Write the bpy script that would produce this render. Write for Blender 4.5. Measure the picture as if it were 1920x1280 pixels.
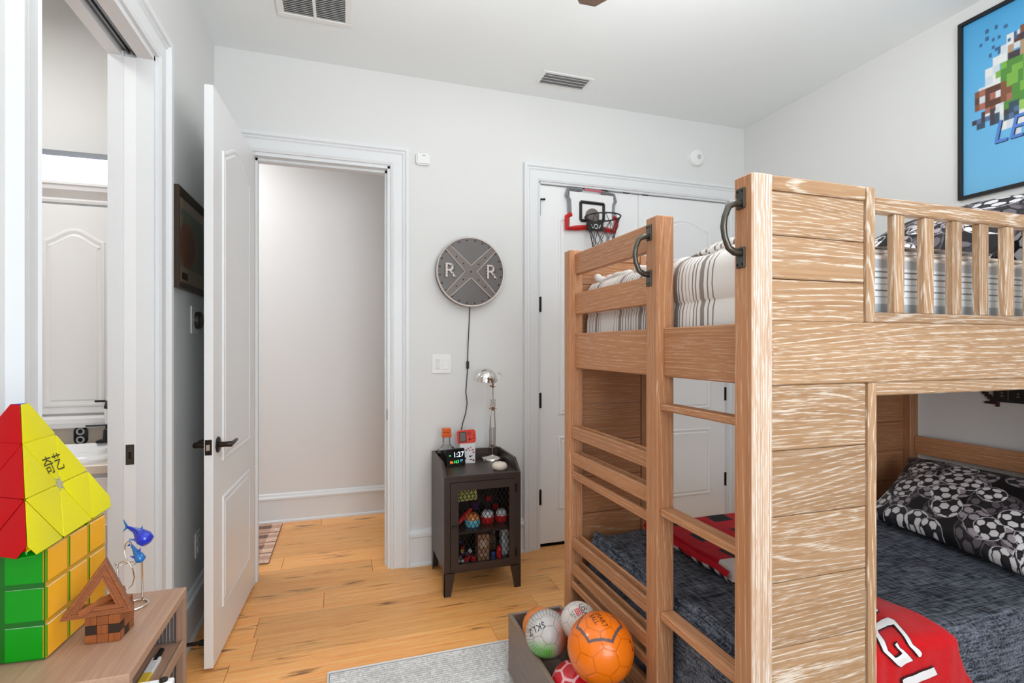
import bpy, bmesh, math, random
import numpy as np
from mathutils import Vector, Matrix, Euler
from mathutils.geometry import tessellate_polygon
random.seed(7); rng = np.random.default_rng(7)
SC = bpy.context.scene; COL = SC.collection
for o in list(bpy.data.objects): bpy.data.objects.remove(o)

# ---------------------------------------------------------------- camera, world, light, exposure
F, YAW, HOR, H = 970.98, 0.31251, 649.06, 1.35
cam = bpy.data.cameras.new('camera'); cam_o = bpy.data.objects.new('camera', cam); COL.objects.link(cam_o)
cam.sensor_fit = 'HORIZONTAL'; cam.sensor_width = 36; cam.lens = 36 * F / 1920
cam.shift_y = (HOR - 640) / 1920
cam.clip_start = .02
cam_o.location = (0, 0, H); cam_o.rotation_euler = (math.pi / 2, 0, -YAW)
SC.camera = cam_o
vs = SC.view_settings
vs.view_transform = 'Standard'; vs.look = 'None'; vs.gamma = 1; vs.use_curve_mapping = False
vs.exposure = 0.7
W = bpy.data.worlds.new('world'); SC.world = W; W.use_nodes = True
W.node_tree.nodes['Background'].inputs[0].default_value = (.75, .87, 1, 1)
W.node_tree.nodes['Background'].inputs[1].default_value = 1.5

def light(name, kind, loc, rot, power, size=None, size_y=None, color=(1, 1, 1)):
    l = bpy.data.lights.new(name, kind); l.energy = power; l.color = color
    if kind == 'AREA':
        l.size = size
        if size_y: l.shape = 'RECTANGLE'; l.size_y = size_y
        else: l.shape = 'DISK'
    elif kind == 'POINT': l.shadow_soft_size = size
    o = bpy.data.objects.new(name, l); COL.objects.link(o); o.location = loc; o.rotation_euler = rot
    return o
R90 = math.pi / 2
# daylight through the window of the wall behind the camera
light('window_daylight', 'AREA', (.68, -1.29, 1.55), (R90, 0, 0), 26, 1.5, 1.7, (.93, .97, 1))
# the ceiling lamps of the bedroom
light('recessed_lamp', 'AREA', (1.4, 2.1, 2.99), (0, 0, 0), 2.0, .22, None, (1, .98, .95))
light('fan_lamp', 'POINT', (1.12, 1.03, 2.5), (0, 0, 0), 9, .12, None, (.98, .985, 1))
# added fill shining up to brighten the ceiling, not part of the fan
light('ceiling_fill', 'AREA', (.8, 1.0, 2.0), (math.pi, 0, 0), 14.5, 1.1, None, (.93, .97, 1))
# hall lamp, and an unseen fill added to brighten the bathroom
light('hall_lamp', 'AREA', (-1.2, 3.8, 2.95), (0, 0, 0), 11.2, .9, None, (.95, .975, 1))
light('bath_fill', 'AREA', (-1.6, 2.0, 2.9), (0, 0, 0), 10.5, .6, None, (1, .99, .98))

# ---------------------------------------------------------------- geometry helpers
def ray(x, y):
    c, s = math.cos(YAW), math.sin(YAW); u = (x - 960) / F; v = (HOR - y) / F
    return Vector((s + c * u, c - s * u, v))
CAM = Vector((0, 0, H))
def onY(x, y, Y): d = ray(x, y); return CAM + d * (Y / d.y)      # measured point of the photograph on a plane of the room
def onX(x, y, X): d = ray(x, y); return CAM + d * (X / d.x)
def onZ(x, y, Z): d = ray(x, y); return CAM + d * ((Z - H) / d.z)

class MB:
    def __init__(s): s.bm = bmesh.new(); s.mi = 0
    def _f(s, vs):
        try: f = s.bm.faces.new(vs)
        except ValueError: return None
        f.material_index = s.mi; return f
    def box(s, a, b, bev=0, seg=1, M=None):
        x0, x1 = sorted((a[0], b[0])); y0, y1 = sorted((a[1], b[1])); z0, z1 = sorted((a[2], b[2]))
        P = [(x0, y0, z0), (x1, y0, z0), (x1, y1, z0), (x0, y1, z0), (x0, y0, z1), (x1, y0, z1), (x1, y1, z1), (x0, y1, z1)]
        v = [s.bm.verts.new(M @ Vector(p) if M else p) for p in P]
        fs = [s._f([v[i] for i in q]) for q in ((3, 2, 1, 0), (4, 5, 6, 7), (0, 1, 5, 4), (1, 2, 6, 5), (2, 3, 7, 6), (3, 0, 4, 7))]
        if bev:
            es = {e for f in fs for e in f.edges}
            bmesh.ops.bevel(s.bm, geom=list(es), offset=bev, segments=seg, affect='EDGES', material=-1, clamp_overlap=True)
        return s
    def hexa(s, P, bev=0):        # eight corners: bottom four ccw, top four ccw
        v = [s.bm.verts.new(p) for p in P]
        fs = [s._f([v[i] for i in q]) for q in ((3, 2, 1, 0), (4, 5, 6, 7), (0, 1, 5, 4), (1, 2, 6, 5), (2, 3, 7, 6), (3, 0, 4, 7))]
        if bev: bmesh.ops.bevel(s.bm, geom=list({e for f in fs for e in f.edges}), offset=bev, segments=1, affect='EDGES', material=-1)
        return s
    def loft(s, rings, cap=True, close=False):
        R = [[s.bm.verts.new(p) for p in r] for r in rings]
        n = len(R[0]); m = len(R)
        for i in range(m if close else m - 1):
            A, B = R[i], R[(i + 1) % m]
            for k in range(n):
                s._f([A[k], A[(k + 1) % n], B[(k + 1) % n], B[k]])
        if cap and not close:
            s._f(R[0][::-1]); s._f(R[-1])
        return s
    def tube(s, pts, r, n=8, close=False):
        pts = [Vector(p) for p in pts]; rings = []; N = len(pts)
        up = Vector((0, 0, 1)); prev = None
        for i, p in enumerate(pts):
            a = pts[(i - 1) % N] if close or i > 0 else p; b = pts[(i + 1) % N] if close or i < N - 1 else p
            t = (b - a).normalized()
            if prev is None:
                u = t.cross(up if abs(t.z) < .9 else Vector((1, 0, 0))).normalized()
            else:
                u = (prev - t * prev.dot(t)).normalized()
            prev = u; w = t.cross(u)
            rr = r[i] if hasattr(r, '__len__') else r
            rings.append([p + (u * math.cos(2 * math.pi * k / n) + w * math.sin(2 * math.pi * k / n)) * rr for k in range(n)])
        return s.loft(rings, True, close)
    def cyl(s, a, b, r, n=16): return s.tube([a, b], r, n)
    def lathe(s, prof, c=(0, 0, 0), n=24, ax='Z', M=None, cap=True):   # prof: (radius, height)
        rings = []
        for r, h in prof:
            ring = []
            for k in range(n):
                t = 2 * math.pi * k / n; p = (r * math.cos(t), r * math.sin(t), h)
                if ax == 'Y': p = (p[0], -p[2], p[1])
                if ax == 'X': p = (p[2], p[0], p[1])
                q = Vector(p)
                if M: q = M @ q
                ring.append(q + Vector(c))
            rings.append(ring)
        return s.loft(rings, cap)
    def prism(s, poly, f0, f1):   # poly 2d, f0/f1 map (a,b) -> point for the two faces
        return s.loft([[f0(*p) for p in poly], [f1(*p) for p in poly]])
    def ball(s, c, r, n=20, sc=(1, 1, 1)):
        pr = [(max(1e-4, math.sin(math.pi * i / (n // 2))), -math.cos(math.pi * i / (n // 2))) for i in range(n // 2 + 1)]
        rings = [[Vector((c[0] + r * sc[0] * a * math.cos(2 * math.pi * k / n), c[1] + r * sc[1] * a * math.sin(2 * math.pi * k / n), c[2] + r * sc[2] * b)) for k in range(n)] for a, b in pr]
        return s.loft(rings)
    def xf(s, M):
        bmesh.ops.transform(s.bm, matrix=M, verts=s.bm.verts); return s
    def build(s, name, mats, parent=None, smooth=35, **kw):
        bmesh.ops.recalc_face_normals(s.bm, faces=s.bm.faces)
        me = bpy.data.meshes.new(name); s.bm.to_mesh(me); s.bm.free()
        return link(name, me, mats, parent, smooth, **kw)

def link(name, me, mats, parent=None, smooth=35, **kw):
    o = bpy.data.objects.new(name, me); COL.objects.link(o)
    for m in (mats if isinstance(mats, (list, tuple)) else [mats]): me.materials.append(m)
    if smooth:
        me.polygons.foreach_set('use_smooth', [True] * len(me.polygons))
        me.set_sharp_from_angle(angle=math.radians(smooth))
    if parent is not None: attach(o, parent)
    for k, v in kw.items(): o[k] = v
    return o
def attach(o, parent):
    o.parent = parent
    if parent.type == 'EMPTY' and parent.parent is None:
        o.matrix_parent_inverse = Matrix.Translation(-Vector(parent.location))
def thing(name, label, cat, loc, group=None):
    o = bpy.data.objects.new(name, None); COL.objects.link(o); o.empty_display_size = .05
    o.location = loc; o['label'] = label; o['category'] = cat
    if group: o['group'] = group
    return o
def tag(o, label, cat, group=None):
    o['label'] = label; o['category'] = cat
    if group: o['group'] = group
    return o
def copy_part(src, parent, off):
    c = src.copy(); COL.objects.link(c); c.parent = parent
    c.matrix_parent_inverse = src.matrix_parent_inverse; c.location = Vector(src.location) + Vector(off)
    return c
def grid(name, nu, nv, P, mats, parent=None, color=None, smooth=60, two=None, **kw):
    """P: array (nu,nv,3) -> a quad surface; color: array (nu,nv,3) linear rgb stored as a print attribute"""
    P = np.asarray(P, float); idx = np.arange(nu * nv).reshape(nu, nv)
    q = np.stack([idx[:-1, :-1], idx[1:, :-1], idx[1:, 1:], idx[:-1, 1:]], -1).reshape(-1, 4)
    V = P.reshape(-1, 3); Cc = None if color is None else np.asarray(color, float).reshape(-1, 3)
    if two is not None:             # second sheet with the same border: a closed cushion
        V2 = np.asarray(two, float).reshape(-1, 3); V = np.vstack([V, V2]); q = np.vstack([q, q[:, ::-1] + nu * nv])
        if Cc is not None: Cc = np.vstack([Cc, Cc])
    me = bpy.data.meshes.new(name); me.from_pydata(V.tolist(), [], q.tolist())
    if Cc is not None:
        a = me.color_attributes.new('print', 'FLOAT_COLOR', 'POINT')
        a.data.foreach_set('color', np.hstack([Cc, np.ones((len(Cc), 1))]).astype(np.float32).ravel())
    if two is not None:
        bm = bmesh.new(); bm.from_mesh(me); bmesh.ops.remove_doubles(bm, verts=bm.verts, dist=1e-5); bm.to_mesh(me); bm.free()
    return link(name, me, mats, parent, smooth, **kw)

_font = {}
def text_bm(s, size=1.0, depth=0.0, res=3):
    """a bmesh-ready mesh of lettering, centred, in the XY plane"""
    cu = bpy.data.curves.new('lettering', 'FONT'); cu.body = s; cu.size = size; cu.extrude = depth; cu.resolution_u = res
    cu.align_x = 'CENTER'; cu.align_y = 'CENTER'
    o = bpy.data.objects.new('lettering', cu); COL.objects.link(o)
    dg = bpy.context.evaluated_depsgraph_get(); dg.update()
    me = bpy.data.meshes.new_from_object(o.evaluated_get(dg)); bpy.data.objects.remove(o); bpy.data.curves.remove(cu)
    return me
def lettering(name, s, size, depth, fn, mat, parent, sub=0, **kw):
    me = text_bm(s, size, depth)
    if sub:
        bm = bmesh.new(); bm.from_mesh(me)
        bmesh.ops.triangulate(bm, faces=bm.faces)
        bmesh.ops.subdivide_edges(bm, edges=bm.edges, cuts=sub, use_grid_fill=True); bm.to_mesh(me); bm.free()
    for v in me.vertices: v.co = fn(v.co)
    return link(name, me, mat, parent, 0, **kw)

# ---------------------------------------------------------------- materials
def lin(c):
    if isinstance(c, str): c = [int(c[i:i + 2], 16) for i in (0, 2, 4)]
    return tuple(((v / 255) / 12.92 if v / 255 <= .04045 else ((v / 255 + .055) / 1.055) ** 2.4) for v in c)
def mat(name, c, rough=.5, metal=0, noise=0, nscale=20, bump=0, bscale=200, trans=0, emit=0, coat=0, alpha=1, ior=1.45, spec=.5, sheen=0):
    m = bpy.data.materials.new(name); m.use_nodes = True; N = m.node_tree.nodes; L = m.node_tree.links; b = N['Principled BSDF']
    col = lin(c); b.inputs['Base Color'].default_value = (*col, 1); b.inputs['Roughness'].default_value = rough
    b.inputs['Metallic'].default_value = metal; b.inputs['IOR'].default_value = ior; b.inputs['Specular IOR Level'].default_value = spec
    if trans: b.inputs['Transmission Weight'].default_value = trans
    if coat: b.inputs['Coat Weight'].default_value = coat
    if sheen: b.inputs['Sheen Weight'].default_value = sheen
    if emit: b.inputs['Emission Color'].default_value = (*col, 1); b.inputs['Emission Strength'].default_value = emit
    tc = N.new('ShaderNodeTexCoord')
    n = N.new('ShaderNodeTexNoise'); n.inputs['Scale'].default_value = nscale; n.inputs['Detail'].default_value = 4
    L.new(tc.outputs['Object'], n.inputs['Vector'])
    mx = N.new('ShaderNodeMix'); mx.data_type = 'RGBA'; mx.blend_type = 'MIX'
    d = 1 - noise
    mx.inputs['A'].default_value = (*[v * d for v in col], 1); mx.inputs['B'].default_value = (*[min(1, v * (2 - d)) for v in col], 1)
    L.new(n.outputs['Fac'], mx.inputs['Factor']); L.new(mx.outputs['Result'], b.inputs['Base Color'])
    if bump:
        n2 = N.new('ShaderNodeTexNoise'); n2.inputs['Scale'].default_value = bscale; n2.inputs['Detail'].default_value = 3
        L.new(tc.outputs['Object'], n2.inputs['Vector'])
        bp = N.new('ShaderNodeBump'); bp.inputs['Strength'].default_value = bump; bp.inputs['Distance'].default_value = .002
        L.new(n2.outputs['Fac'], bp.inputs['Height']); L.new(bp.outputs['Normal'], b.inputs['Normal'])
    return m
def print_mat(name, rough=.8, bump=.3, bscale=900, sheen=0, coat=0):
    m = mat(name, (255, 255, 255), rough, bump=bump, bscale=bscale, sheen=sheen, coat=coat)
    N = m.node_tree.nodes; L = m.node_tree.links; a = N.new('ShaderNodeVertexColor'); a.layer_name = 'print'
    L.new(a.outputs['Color'], N['Principled BSDF'].inputs['Base Color']); return m
def wood(name, axis, base, light_, line, k=55, lines=.8, pores=.5, rough=.5, knots=0, tone=.12, along=1.1, across=6.5, knotcol=(90, 50, 25), bump=.25, fine=110, ring=(.72, .98), freq=430):
    m = bpy.data.materials.new(name); m.use_nodes = True; N = m.node_tree.nodes; L = m.node_tree.links; b = N['Principled BSDF']
    b.inputs['Roughness'].default_value = rough
    def node(t, **kw):
        n = N.new('ShaderNode' + t)
        for a, v in kw.items(): setattr(n, a, v)
        return n
    tc = node('TexCoord'); inf = node('ObjectInfo')
    mul = node('VectorMath', operation='SCALE'); mul.inputs[0].default_value = (3.7, 5.3, 4.1); L.new(inf.outputs['Random'], mul.inputs['Scale'])
    off = node('VectorMath', operation='ADD'); L.new(tc.outputs['Object'], off.inputs[0]); L.new(mul.outputs[0], off.inputs[1])
    def scaled(al, ac):
        s = [ac, ac, ac]; s['XYZ'.index(axis)] = al
        v = node('VectorMath', operation='MULTIPLY'); v.inputs[1].default_value = s; L.new(off.outputs[0], v.inputs[0]); return v.outputs[0]
    def noise(vec, detail=2, rgh=.5, dist=0):
        n = node('TexNoise'); n.inputs['Scale'].default_value = 1; n.inputs['Detail'].default_value = detail; n.inputs['Roughness'].default_value = rgh
        n.inputs['Distortion'].default_value = dist; L.new(vec, n.inputs['Vector']); return n.outputs['Fac']
    def math_(op, a, b_=None):
        n = node('Math', operation=op)
        for i, v in enumerate((a, b_)):
            if v is None: continue
            if isinstance(v, (int, float)): n.inputs[i].default_value = v
            else: L.new(v, n.inputs[i])
        return n.outputs[0]
    def rng_(v, a, c, lo=0, hi=1):
        n = node('MapRange'); n.clamp = True; n.inputs[1].default_value = a; n.inputs[2].default_value = c; n.inputs[3].default_value = lo; n.inputs[4].default_value = hi
        L.new(v, n.inputs[0]); return n.outputs[0]
    def mix(f, a, c):
        n = node('Mix', data_type='RGBA')
        if isinstance(f, (int, float)): n.inputs['Factor'].default_value = f
        else: L.new(f, n.inputs['Factor'])
        for s, v in (('A', a), ('B', c)):
            if isinstance(v, tuple): n.inputs[s].default_value = (*lin(v), 1)
            else: L.new(v, n.inputs[s])
        return n.outputs['Result']
    big = noise(scaled(along, across), 1.5, .45, .3)
    sep = node('SeparateXYZ'); L.new(off.outputs[0], sep.inputs[0]); ac2 = [sep.outputs[i] for i in range(3) if 'XYZ'[i] != axis]
    ring_ = math_('SINE', math_('ADD', math_('MULTIPLY', math_('ADD', ac2[0], ac2[1]), freq), math_('MULTIPLY', big, k)))
    streak = noise(scaled(16, fine * 3.2), 2, .6)
    finen = noise(scaled(2.2, fine), 3, .6)
    col = mix(rng_(finen, .3, .7), base, light_)
    patch = noise(scaled(1.5, 9), 3, .5)
    m1 = math_('MULTIPLY', rng_(ring_, *ring), rng_(streak, .42, .56))
    m1 = math_('MULTIPLY', m1, lines)
    p1 = math_('MULTIPLY', math_('MULTIPLY', rng_(streak, .54, .66), rng_(patch, .36, .6)), pores)
    msk = math_('MAXIMUM', m1, p1)
    col = mix(msk, col, line)
    if knots:
        kn = node('TexVoronoi', voronoi_dimensions='2D'); kn.inputs['Scale'].default_value = 1; kn.inputs['Randomness'].default_value = 1; L.new(scaled(1.7, 6.0), kn.inputs['Vector'])
        kd = noise(scaled(6, 60), 3)
        kk = math_('MULTIPLY', rng_(kn.outputs['Distance'], .05, .2, 1, 0), rng_(kd, .5, .6))
        st = math_('MULTIPLY', rng_(noise(scaled(1.6, 34), 4, .7, .8), .6, .7), .45)
        col = mix(math_('MULTIPLY', math_('MAXIMUM', kk, st), knots), col, knotcol)
    hs = node('HueSaturation'); L.new(col, hs.inputs['Color'])
    L.new(rng_(inf.outputs['Random'], 0, 1, 1 - tone, 1 + tone), hs.inputs['Value'])
    L.new(hs.outputs[0], b.inputs['Base Color'])
    bp = node('Bump'); bp.inputs['Strength'].default_value = bump; bp.inputs['Distance'].default_value = .001
    L.new(finen, bp.inputs['Height']); L.new(bp.outputs[0], b.inputs['Normal'])
    return m
def weave(name, dark, lightc, sx=(6, 90, 90), sy=(90, 6, 90), bump=.6, lo=.35, hi=.7, rough=.9):
    m = mat(name, dark, rough, spec=.2); N = m.node_tree.nodes; L = m.node_tree.links; b = N['Principled BSDF']
    tc = N.new('ShaderNodeTexCoord'); outs = []
    for s in (sx, sy):
        v = N.new('ShaderNodeVectorMath'); v.operation = 'MULTIPLY'; v.inputs[1].default_value = s; L.new(tc.outputs['Object'], v.inputs[0])
        n = N.new('ShaderNodeTexNoise'); n.inputs['Scale'].default_value = 1; n.inputs['Detail'].default_value = 3; L.new(v.outputs[0], n.inputs['Vector']); outs.append(n.outputs['Fac'])
    big = N.new('ShaderNodeTexNoise'); big.inputs['Scale'].default_value = 5; big.inputs['Detail'].default_value = 2; L.new(tc.outputs['Object'], big.inputs['Vector'])
    ad = N.new('ShaderNodeMath'); ad.operation = 'ADD'; L.new(outs[0], ad.inputs[0]); L.new(outs[1], ad.inputs[1])
    ad2 = N.new('ShaderNodeMath'); ad2.operation = 'MULTIPLY_ADD'; L.new(big.outputs['Fac'], ad2.inputs[0]); ad2.inputs[1].default_value = .4; L.new(ad.outputs[0], ad2.inputs[2])
    mr = N.new('ShaderNodeMapRange'); mr.inputs[1].default_value = lo * 2 + .2; mr.inputs[2].default_value = hi * 2 + .2; L.new(ad2.outputs[0], mr.inputs[0])
    mx = N.new('ShaderNodeMix'); mx.data_type = 'RGBA'; mx.inputs['A'].default_value = (*lin(dark), 1); mx.inputs['B'].default_value = (*lin(lightc), 1)
    L.new(mr.outputs[0], mx.inputs['Factor']); L.new(mx.outputs['Result'], b.inputs['Base Color'])
    bp = N.new('ShaderNodeBump'); bp.inputs['Strength'].default_value = bump; bp.inputs['Distance'].default_value = .002
    L.new(ad.outputs[0], bp.inputs['Height']); L.new(bp.outputs[0], b.inputs['Normal'])
    return m

PAINT = mat('wall_paint', (226, 226, 224), .6, bump=.04, bscale=300)
HALLP = mat('hall_paint', (230, 227, 225), .6, bump=.04, bscale=300)
CEILP = mat('ceiling_paint', (243, 247, 247), .8, bump=.04, bscale=250)
TRIM = mat('trim_paint', (230, 232, 233), .35)
DOORP = mat('door_paint', (242, 243, 243), .32)
WHITEP = mat('white_plastic', (238, 238, 236), .35)
BRONZE = mat('dark_bronze', (58, 50, 45), .35, .85, noise=.25, nscale=60)
BLACKM = mat('black_metal', (32, 30, 30), .4, .6)
PEWTER = mat('aged_pewter', (92, 90, 84), .32, .9, noise=.3, nscale=40)
CHROME = mat('chrome', (225, 222, 218), .08, 1)
DARK = mat('dark_void', (14, 13, 13), .9)
def glass(name, tint=(1, 1, 1)):
    m = bpy.data.materials.new(name); m.use_nodes = True; N = m.node_tree.nodes; L = m.node_tree.links; N.clear()
    o = N.new('ShaderNodeOutputMaterial'); a = N.new('ShaderNodeBsdfTransparent'); a.inputs[0].default_value = (*tint, 1); g = N.new('ShaderNodeBsdfGlossy'); g.inputs['Roughness'].default_value = .04
    f = N.new('ShaderNodeLayerWeight'); f.inputs[0].default_value = .12; x = N.new('ShaderNodeMixShader')
    L.new(f.outputs[0], x.inputs[0]); L.new(a.outputs[0], x.inputs[1]); L.new(g.outputs[0], x.inputs[2]); L.new(x.outputs[0], o.inputs[0]); return m
GLASS = glass('clear_glass', (.97, .97, .97))
OAK = {a: wood('oak_' + a, a, (168, 112, 72), (190, 134, 92), (226, 198, 170), k=120, lines=.5, pores=.3, ring=(.8, .99), along=.5, across=4.6) for a in 'XYZ'}  # deeper brown, partly the ladder end's shade put into the colour
OAKF_LIT = {a: wood('limed_oak_' + a, a, (160, 122, 86), (182, 146, 110), (238, 230, 216), k=130, lines=.68, pores=.6, ring=(.5, .97), along=.7, across=4.6) for a in 'XYZ'}  # heavier lime, plus the front's brighter light put into the colour
OAKP_LIT = wood('limed_oak_post', 'Z', (190, 152, 120), (214, 188, 164), (244, 238, 230), k=20, lines=.9, pores=1.2, ring=(.3, .9), along=.5, across=9, freq=900)  # post front: more lime and brighter light, both in the colour
FLOORM = wood('floor_oak', 'X', (242, 160, 84), (252, 194, 122), (200, 128, 70), k=40, lines=.4, pores=.3, rough=.36, knots=.9, tone=.12, along=.7, across=6, fine=60, freq=240, knotcol=(112, 66, 34), bump=.06)
# ---------------------------------------------------------------- the setting
XL, XR, YB, YS, ZC, YH = -.685, 2.909, 3.227, -1.3, 3.01, 4.338
ST = dict(kind='structure')
DX0, DX1, DZ = -.50, .262, 2.445            # bedroom door opening
CX0, CX1 = 1.232, 2.762                     # closet opening
PY0, PY1, PZ = 1.49, 2.283, 2.445           # pocket door opening in the left wall
m = MB(); m.box((-2.9, YS - .14, ZC), (3.2, 4.6, ZC + .1)); m.build('ceiling', CEILP, **ST)
m = MB()
for a, b in (((XL - .14, YB, 0), (DX0, YB + .14, ZC)), ((DX1, YB, 0), (CX0, YB + .14, ZC)), ((CX1, YB, 0), (XR, YB + .14, ZC)),
             ((DX0, YB, DZ), (DX1, YB + .14, ZC)), ((CX0, YB, DZ), (CX1, YB + .14, ZC))): m.box(a, b)
m.build('wall_back', PAINT, **ST)
m = MB()
for a, b in (((XL - .14, YS, 0), (XL, PY0, ZC)), ((XL - .14, PY1, 0), (XL, YB, ZC)), ((XL - .14, PY0, PZ + .02), (XL, PY1, ZC))): m.box(a, b)
m.build('wall_left', PAINT, **ST)
m = MB(); m.box((XR, YS - .14, 0), (XR + .14, 4.6, ZC)); m.build('wall_right', PAINT, **ST)
m = MB()
for a, b in (((-.9, YS - .14, 0), (-.45, YS, ZC)), ((1.45, YS - .14, 0), (XR, YS, ZC)), ((-.45, YS - .14, 0), (1.45, YS, .65)), ((-.45, YS - .14, 2.45), (1.45, YS, ZC))): m.box(a, b)
m.build('wall_south', PAINT, **ST)
m = MB()
for a, b in (((-.45, YS - .1, .65), (-.39, YS - .04, 2.45)), ((1.39, YS - .1, .65), (1.45, YS - .04, 2.45)), ((.47, YS - .1, .71), (.53, YS - .04, 2.39)),
             ((-.39, YS - .1, .65), (1.39, YS - .04, .71)), ((-.39, YS - .1, 2.39), (1.39, YS - .04, 2.45)), ((-.39, YS - .1, 1.53), (.47, YS - .04, 1.57)), ((.53, YS - .1, 1.53), (1.39, YS - .04, 1.57))): m.box(a, b)
m.build('window_1', TRIM, **ST)
m = MB(); m.box((-2.9, YH, 0), (3.2, YH + .14, ZC)); m.build('wall_hall', HALLP, **ST)
m = MB(); m.box((-2.0, YB + .14, 0), (-1.9, YH, ZC)); m.build('wall_hall_end', HALLP, **ST)
m = MB(); m.box((CX0 - .1, YB + .14, 0), (CX0 - .03, YH, ZC)); m.build('wall_closet', PAINT, **ST)
# bathroom shell
VY = 2.96
m = MB(); m.box((-2.8, VY, 0), (XL - .14, VY + .1, ZC)); m.build('wall_bath_vanity', PAINT, **ST)
m = MB(); m.box((-2.9, YS, 0), (-2.8, YB, ZC)); m.build('wall_bath_far', PAINT, **ST)
m = MB(); m.box((-2.8, .4, 0), (XL - .14, .5, ZC)); m.build('wall_bath_near', PAINT, **ST)

# floor: a subfloor that carries one oak plank per object
m = MB(); m.box((-2.9, YS - .14, -.12), (3.2, 4.6, -.021)); fl = m.build('floor', mat('subfloor', (120, 90, 60), .8), **ST)
row = 0; y = 4.357
while y > YS:
    y0 = y - .19
    xs0 = -2.8 if y0 > YB - .1 or y0 < 0 else -2.8
    x = xs0 - rng.uniform(0, 1.4)
    first = {7: -.106}.get(row)
    cuts = []
    while x < 3.0:
        x += rng.uniform(1.0, 1.9); cuts.append(x)
    if first is not None: cuts = [-1.6, -.106, 1.5, 3.0]
    a = xs0
    for c in cuts:
        c = min(c, 2.905)
        if c - a > .12:
            m = MB(); m.box((a + .0007, y0 + .0007, -.02), (c - .0007, y - .0007, 0), .0014); m.build('plank', FLOORM, fl, 0)
            a = c
    y -= .19; row += 1

def mapB(p_sign=1): return lambda a, p, z: (a, YB - p, z)
mB = lambda a, p, z: (a, YB - p, z)
mL = lambda a, p, z: (XL + p, a, z)
mR = lambda a, p, z: (XR - p, a, z)
mH = lambda a, p, z: (a, YH - p, z)
CASE = [(.004, 0), (.004, .013), (.016, .019), (.022, .014), (.07, .017), (.078, .024), (.088, .02), (.094, .03), (.112, .032), (.115, 0)]
def casing(name, mp, a0, a1, z1):
    m = MB(); rings = []
    for st in range(4):
        ring = []
        for o, p in CASE:
            a, z = ((a0 - o, 0), (a0 - o, z1 + o), (a1 + o, z1 + o), (a1 + o, 0))[st]; ring.append(mp(a, p, z))
        rings.append(ring)
    m.loft(rings); return m.build(name, TRIM, None, 20, **ST)
BASE = [(0, 0), (.03, 0), (.03, .012), (.024, .02), (.017, .022), (.017, .172), (.026, .178), (.026, .192), (.016, .2), (.012, .216), (.006, .222), (0, .222)]
def baseboard(name, mp, a0, a1):
    m = MB(); m.loft([[mp(a0, p, z) for p, z in BASE], [mp(a1, p, z) for p, z in BASE]]); return m.build(name, TRIM, None, 20, **ST)
t1 = casing('trim_1', mB, DX0, DX1, DZ)
m = MB()                                     # jamb lining with its stop
m.box((DX0 - .005, YB - .002, 0), (DX0 + .014, YB + .145, DZ)); m.box((DX1 - .014, YB - .002, 0), (DX1 + .005, YB + .145, DZ)); m.box((DX0, YB - .002, DZ - .016), (DX1, YB + .145, DZ + .004))
m.box((DX0 + .014, YB + .045, 0), (DX0 + .026, YB + .085, DZ - .016)); m.box((DX1 - .026, YB + .045, 0), (DX1 - .014, YB + .085, DZ - .016)); m.box((DX0 + .014, YB + .045, DZ - .03), (DX1 - .014, YB + .085, DZ - .016))
m.build('jamb', TRIM, t1)
m = MB(); m.box((DX1 - .016, YB + .008, .9), (DX1 - .0135, YB + .036, .965), .0008); m.build('strike_plate', BRONZE, t1)
t2 = casing('trim_2', mB, CX0, CX1, DZ)
m = MB(); m.box((CX0 - .005, YB - .002, 0), (CX0 + .008, YB + .145, DZ)); m.box((CX1 - .008, YB - .002, 0), (CX1 + .005, YB + .145, DZ)); m.box((CX0, YB - .002, DZ - .008), (CX1, YB + .145, DZ + .004)); m.build('jamb', TRIM, t2)
t3 = casing('trim_3', mL, PY0, PY1, PZ)
m = MB()
for x0, x1 in ((XL - .055, XL + .002), (XL - .145, XL - .095)): m.box((x0, PY1 - .014, 0), (x1, PY1 + .004, PZ))
m.build('jamb', TRIM, t3)
m = MB(); m.box((XL - .142, PY0 - .004, 0), (XL + .002, PY0 + .014, PZ)); m.build('jamb', TRIM, t3)
m = MB(); m.box((XL - .05, PY0, PZ - .018), (XL + .002, PY1, PZ + .022)); m.box((XL - .145, PY0, PZ - .018), (XL - .1, PY1, PZ + .022)); m.build('head_jamb', TRIM, t3)
m = MB(); m.box((XL - .1, PY0, PZ + .008), (XL - .05, PY1, PZ + .02)); m.box((XL - .085, PY0, PZ - .004), (XL - .078, PY1, PZ + .01)); m.box((XL - .068, PY0, PZ - .004), (XL - .061, PY1, PZ + .01)); m.build('sliding_track', mat('track_metal', (120, 120, 122), .35, .9), t3)
d4 = MB(); d4.box((XL - .0948, PY1 - .0136, .012), (XL - .0552, PY1 + .7, PZ - .019), .0006); d4 = d4.build('door_4', DOORP, **ST)
m = MB(); m.box((XL - .0885, PY1 - .0148, .91), (XL - .0615, PY1 - .013, .985), .0006); m.build('edge_plate', PEWTER, d4)
m = MB(); m.box((XL - .079, PY1 - .017, .932), (XL - .071, PY1 - .0145, .962), .001); m.build('edge_pull', BRONZE, d4)
baseboard('baseboard_back', mB, DX1 + .114, CX0 - .114); baseboard('baseboard_back_right', mB, CX1 + .114, XR)
baseboard('baseboard_left', mL, PY1 + .114, YB); baseboard('baseboard_left_near', mL, YS, PY0 - .114)
baseboard('baseboard_right', mR, YS, YB); baseboard('baseboard_hall', mH, -1.9, 1.12)

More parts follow.
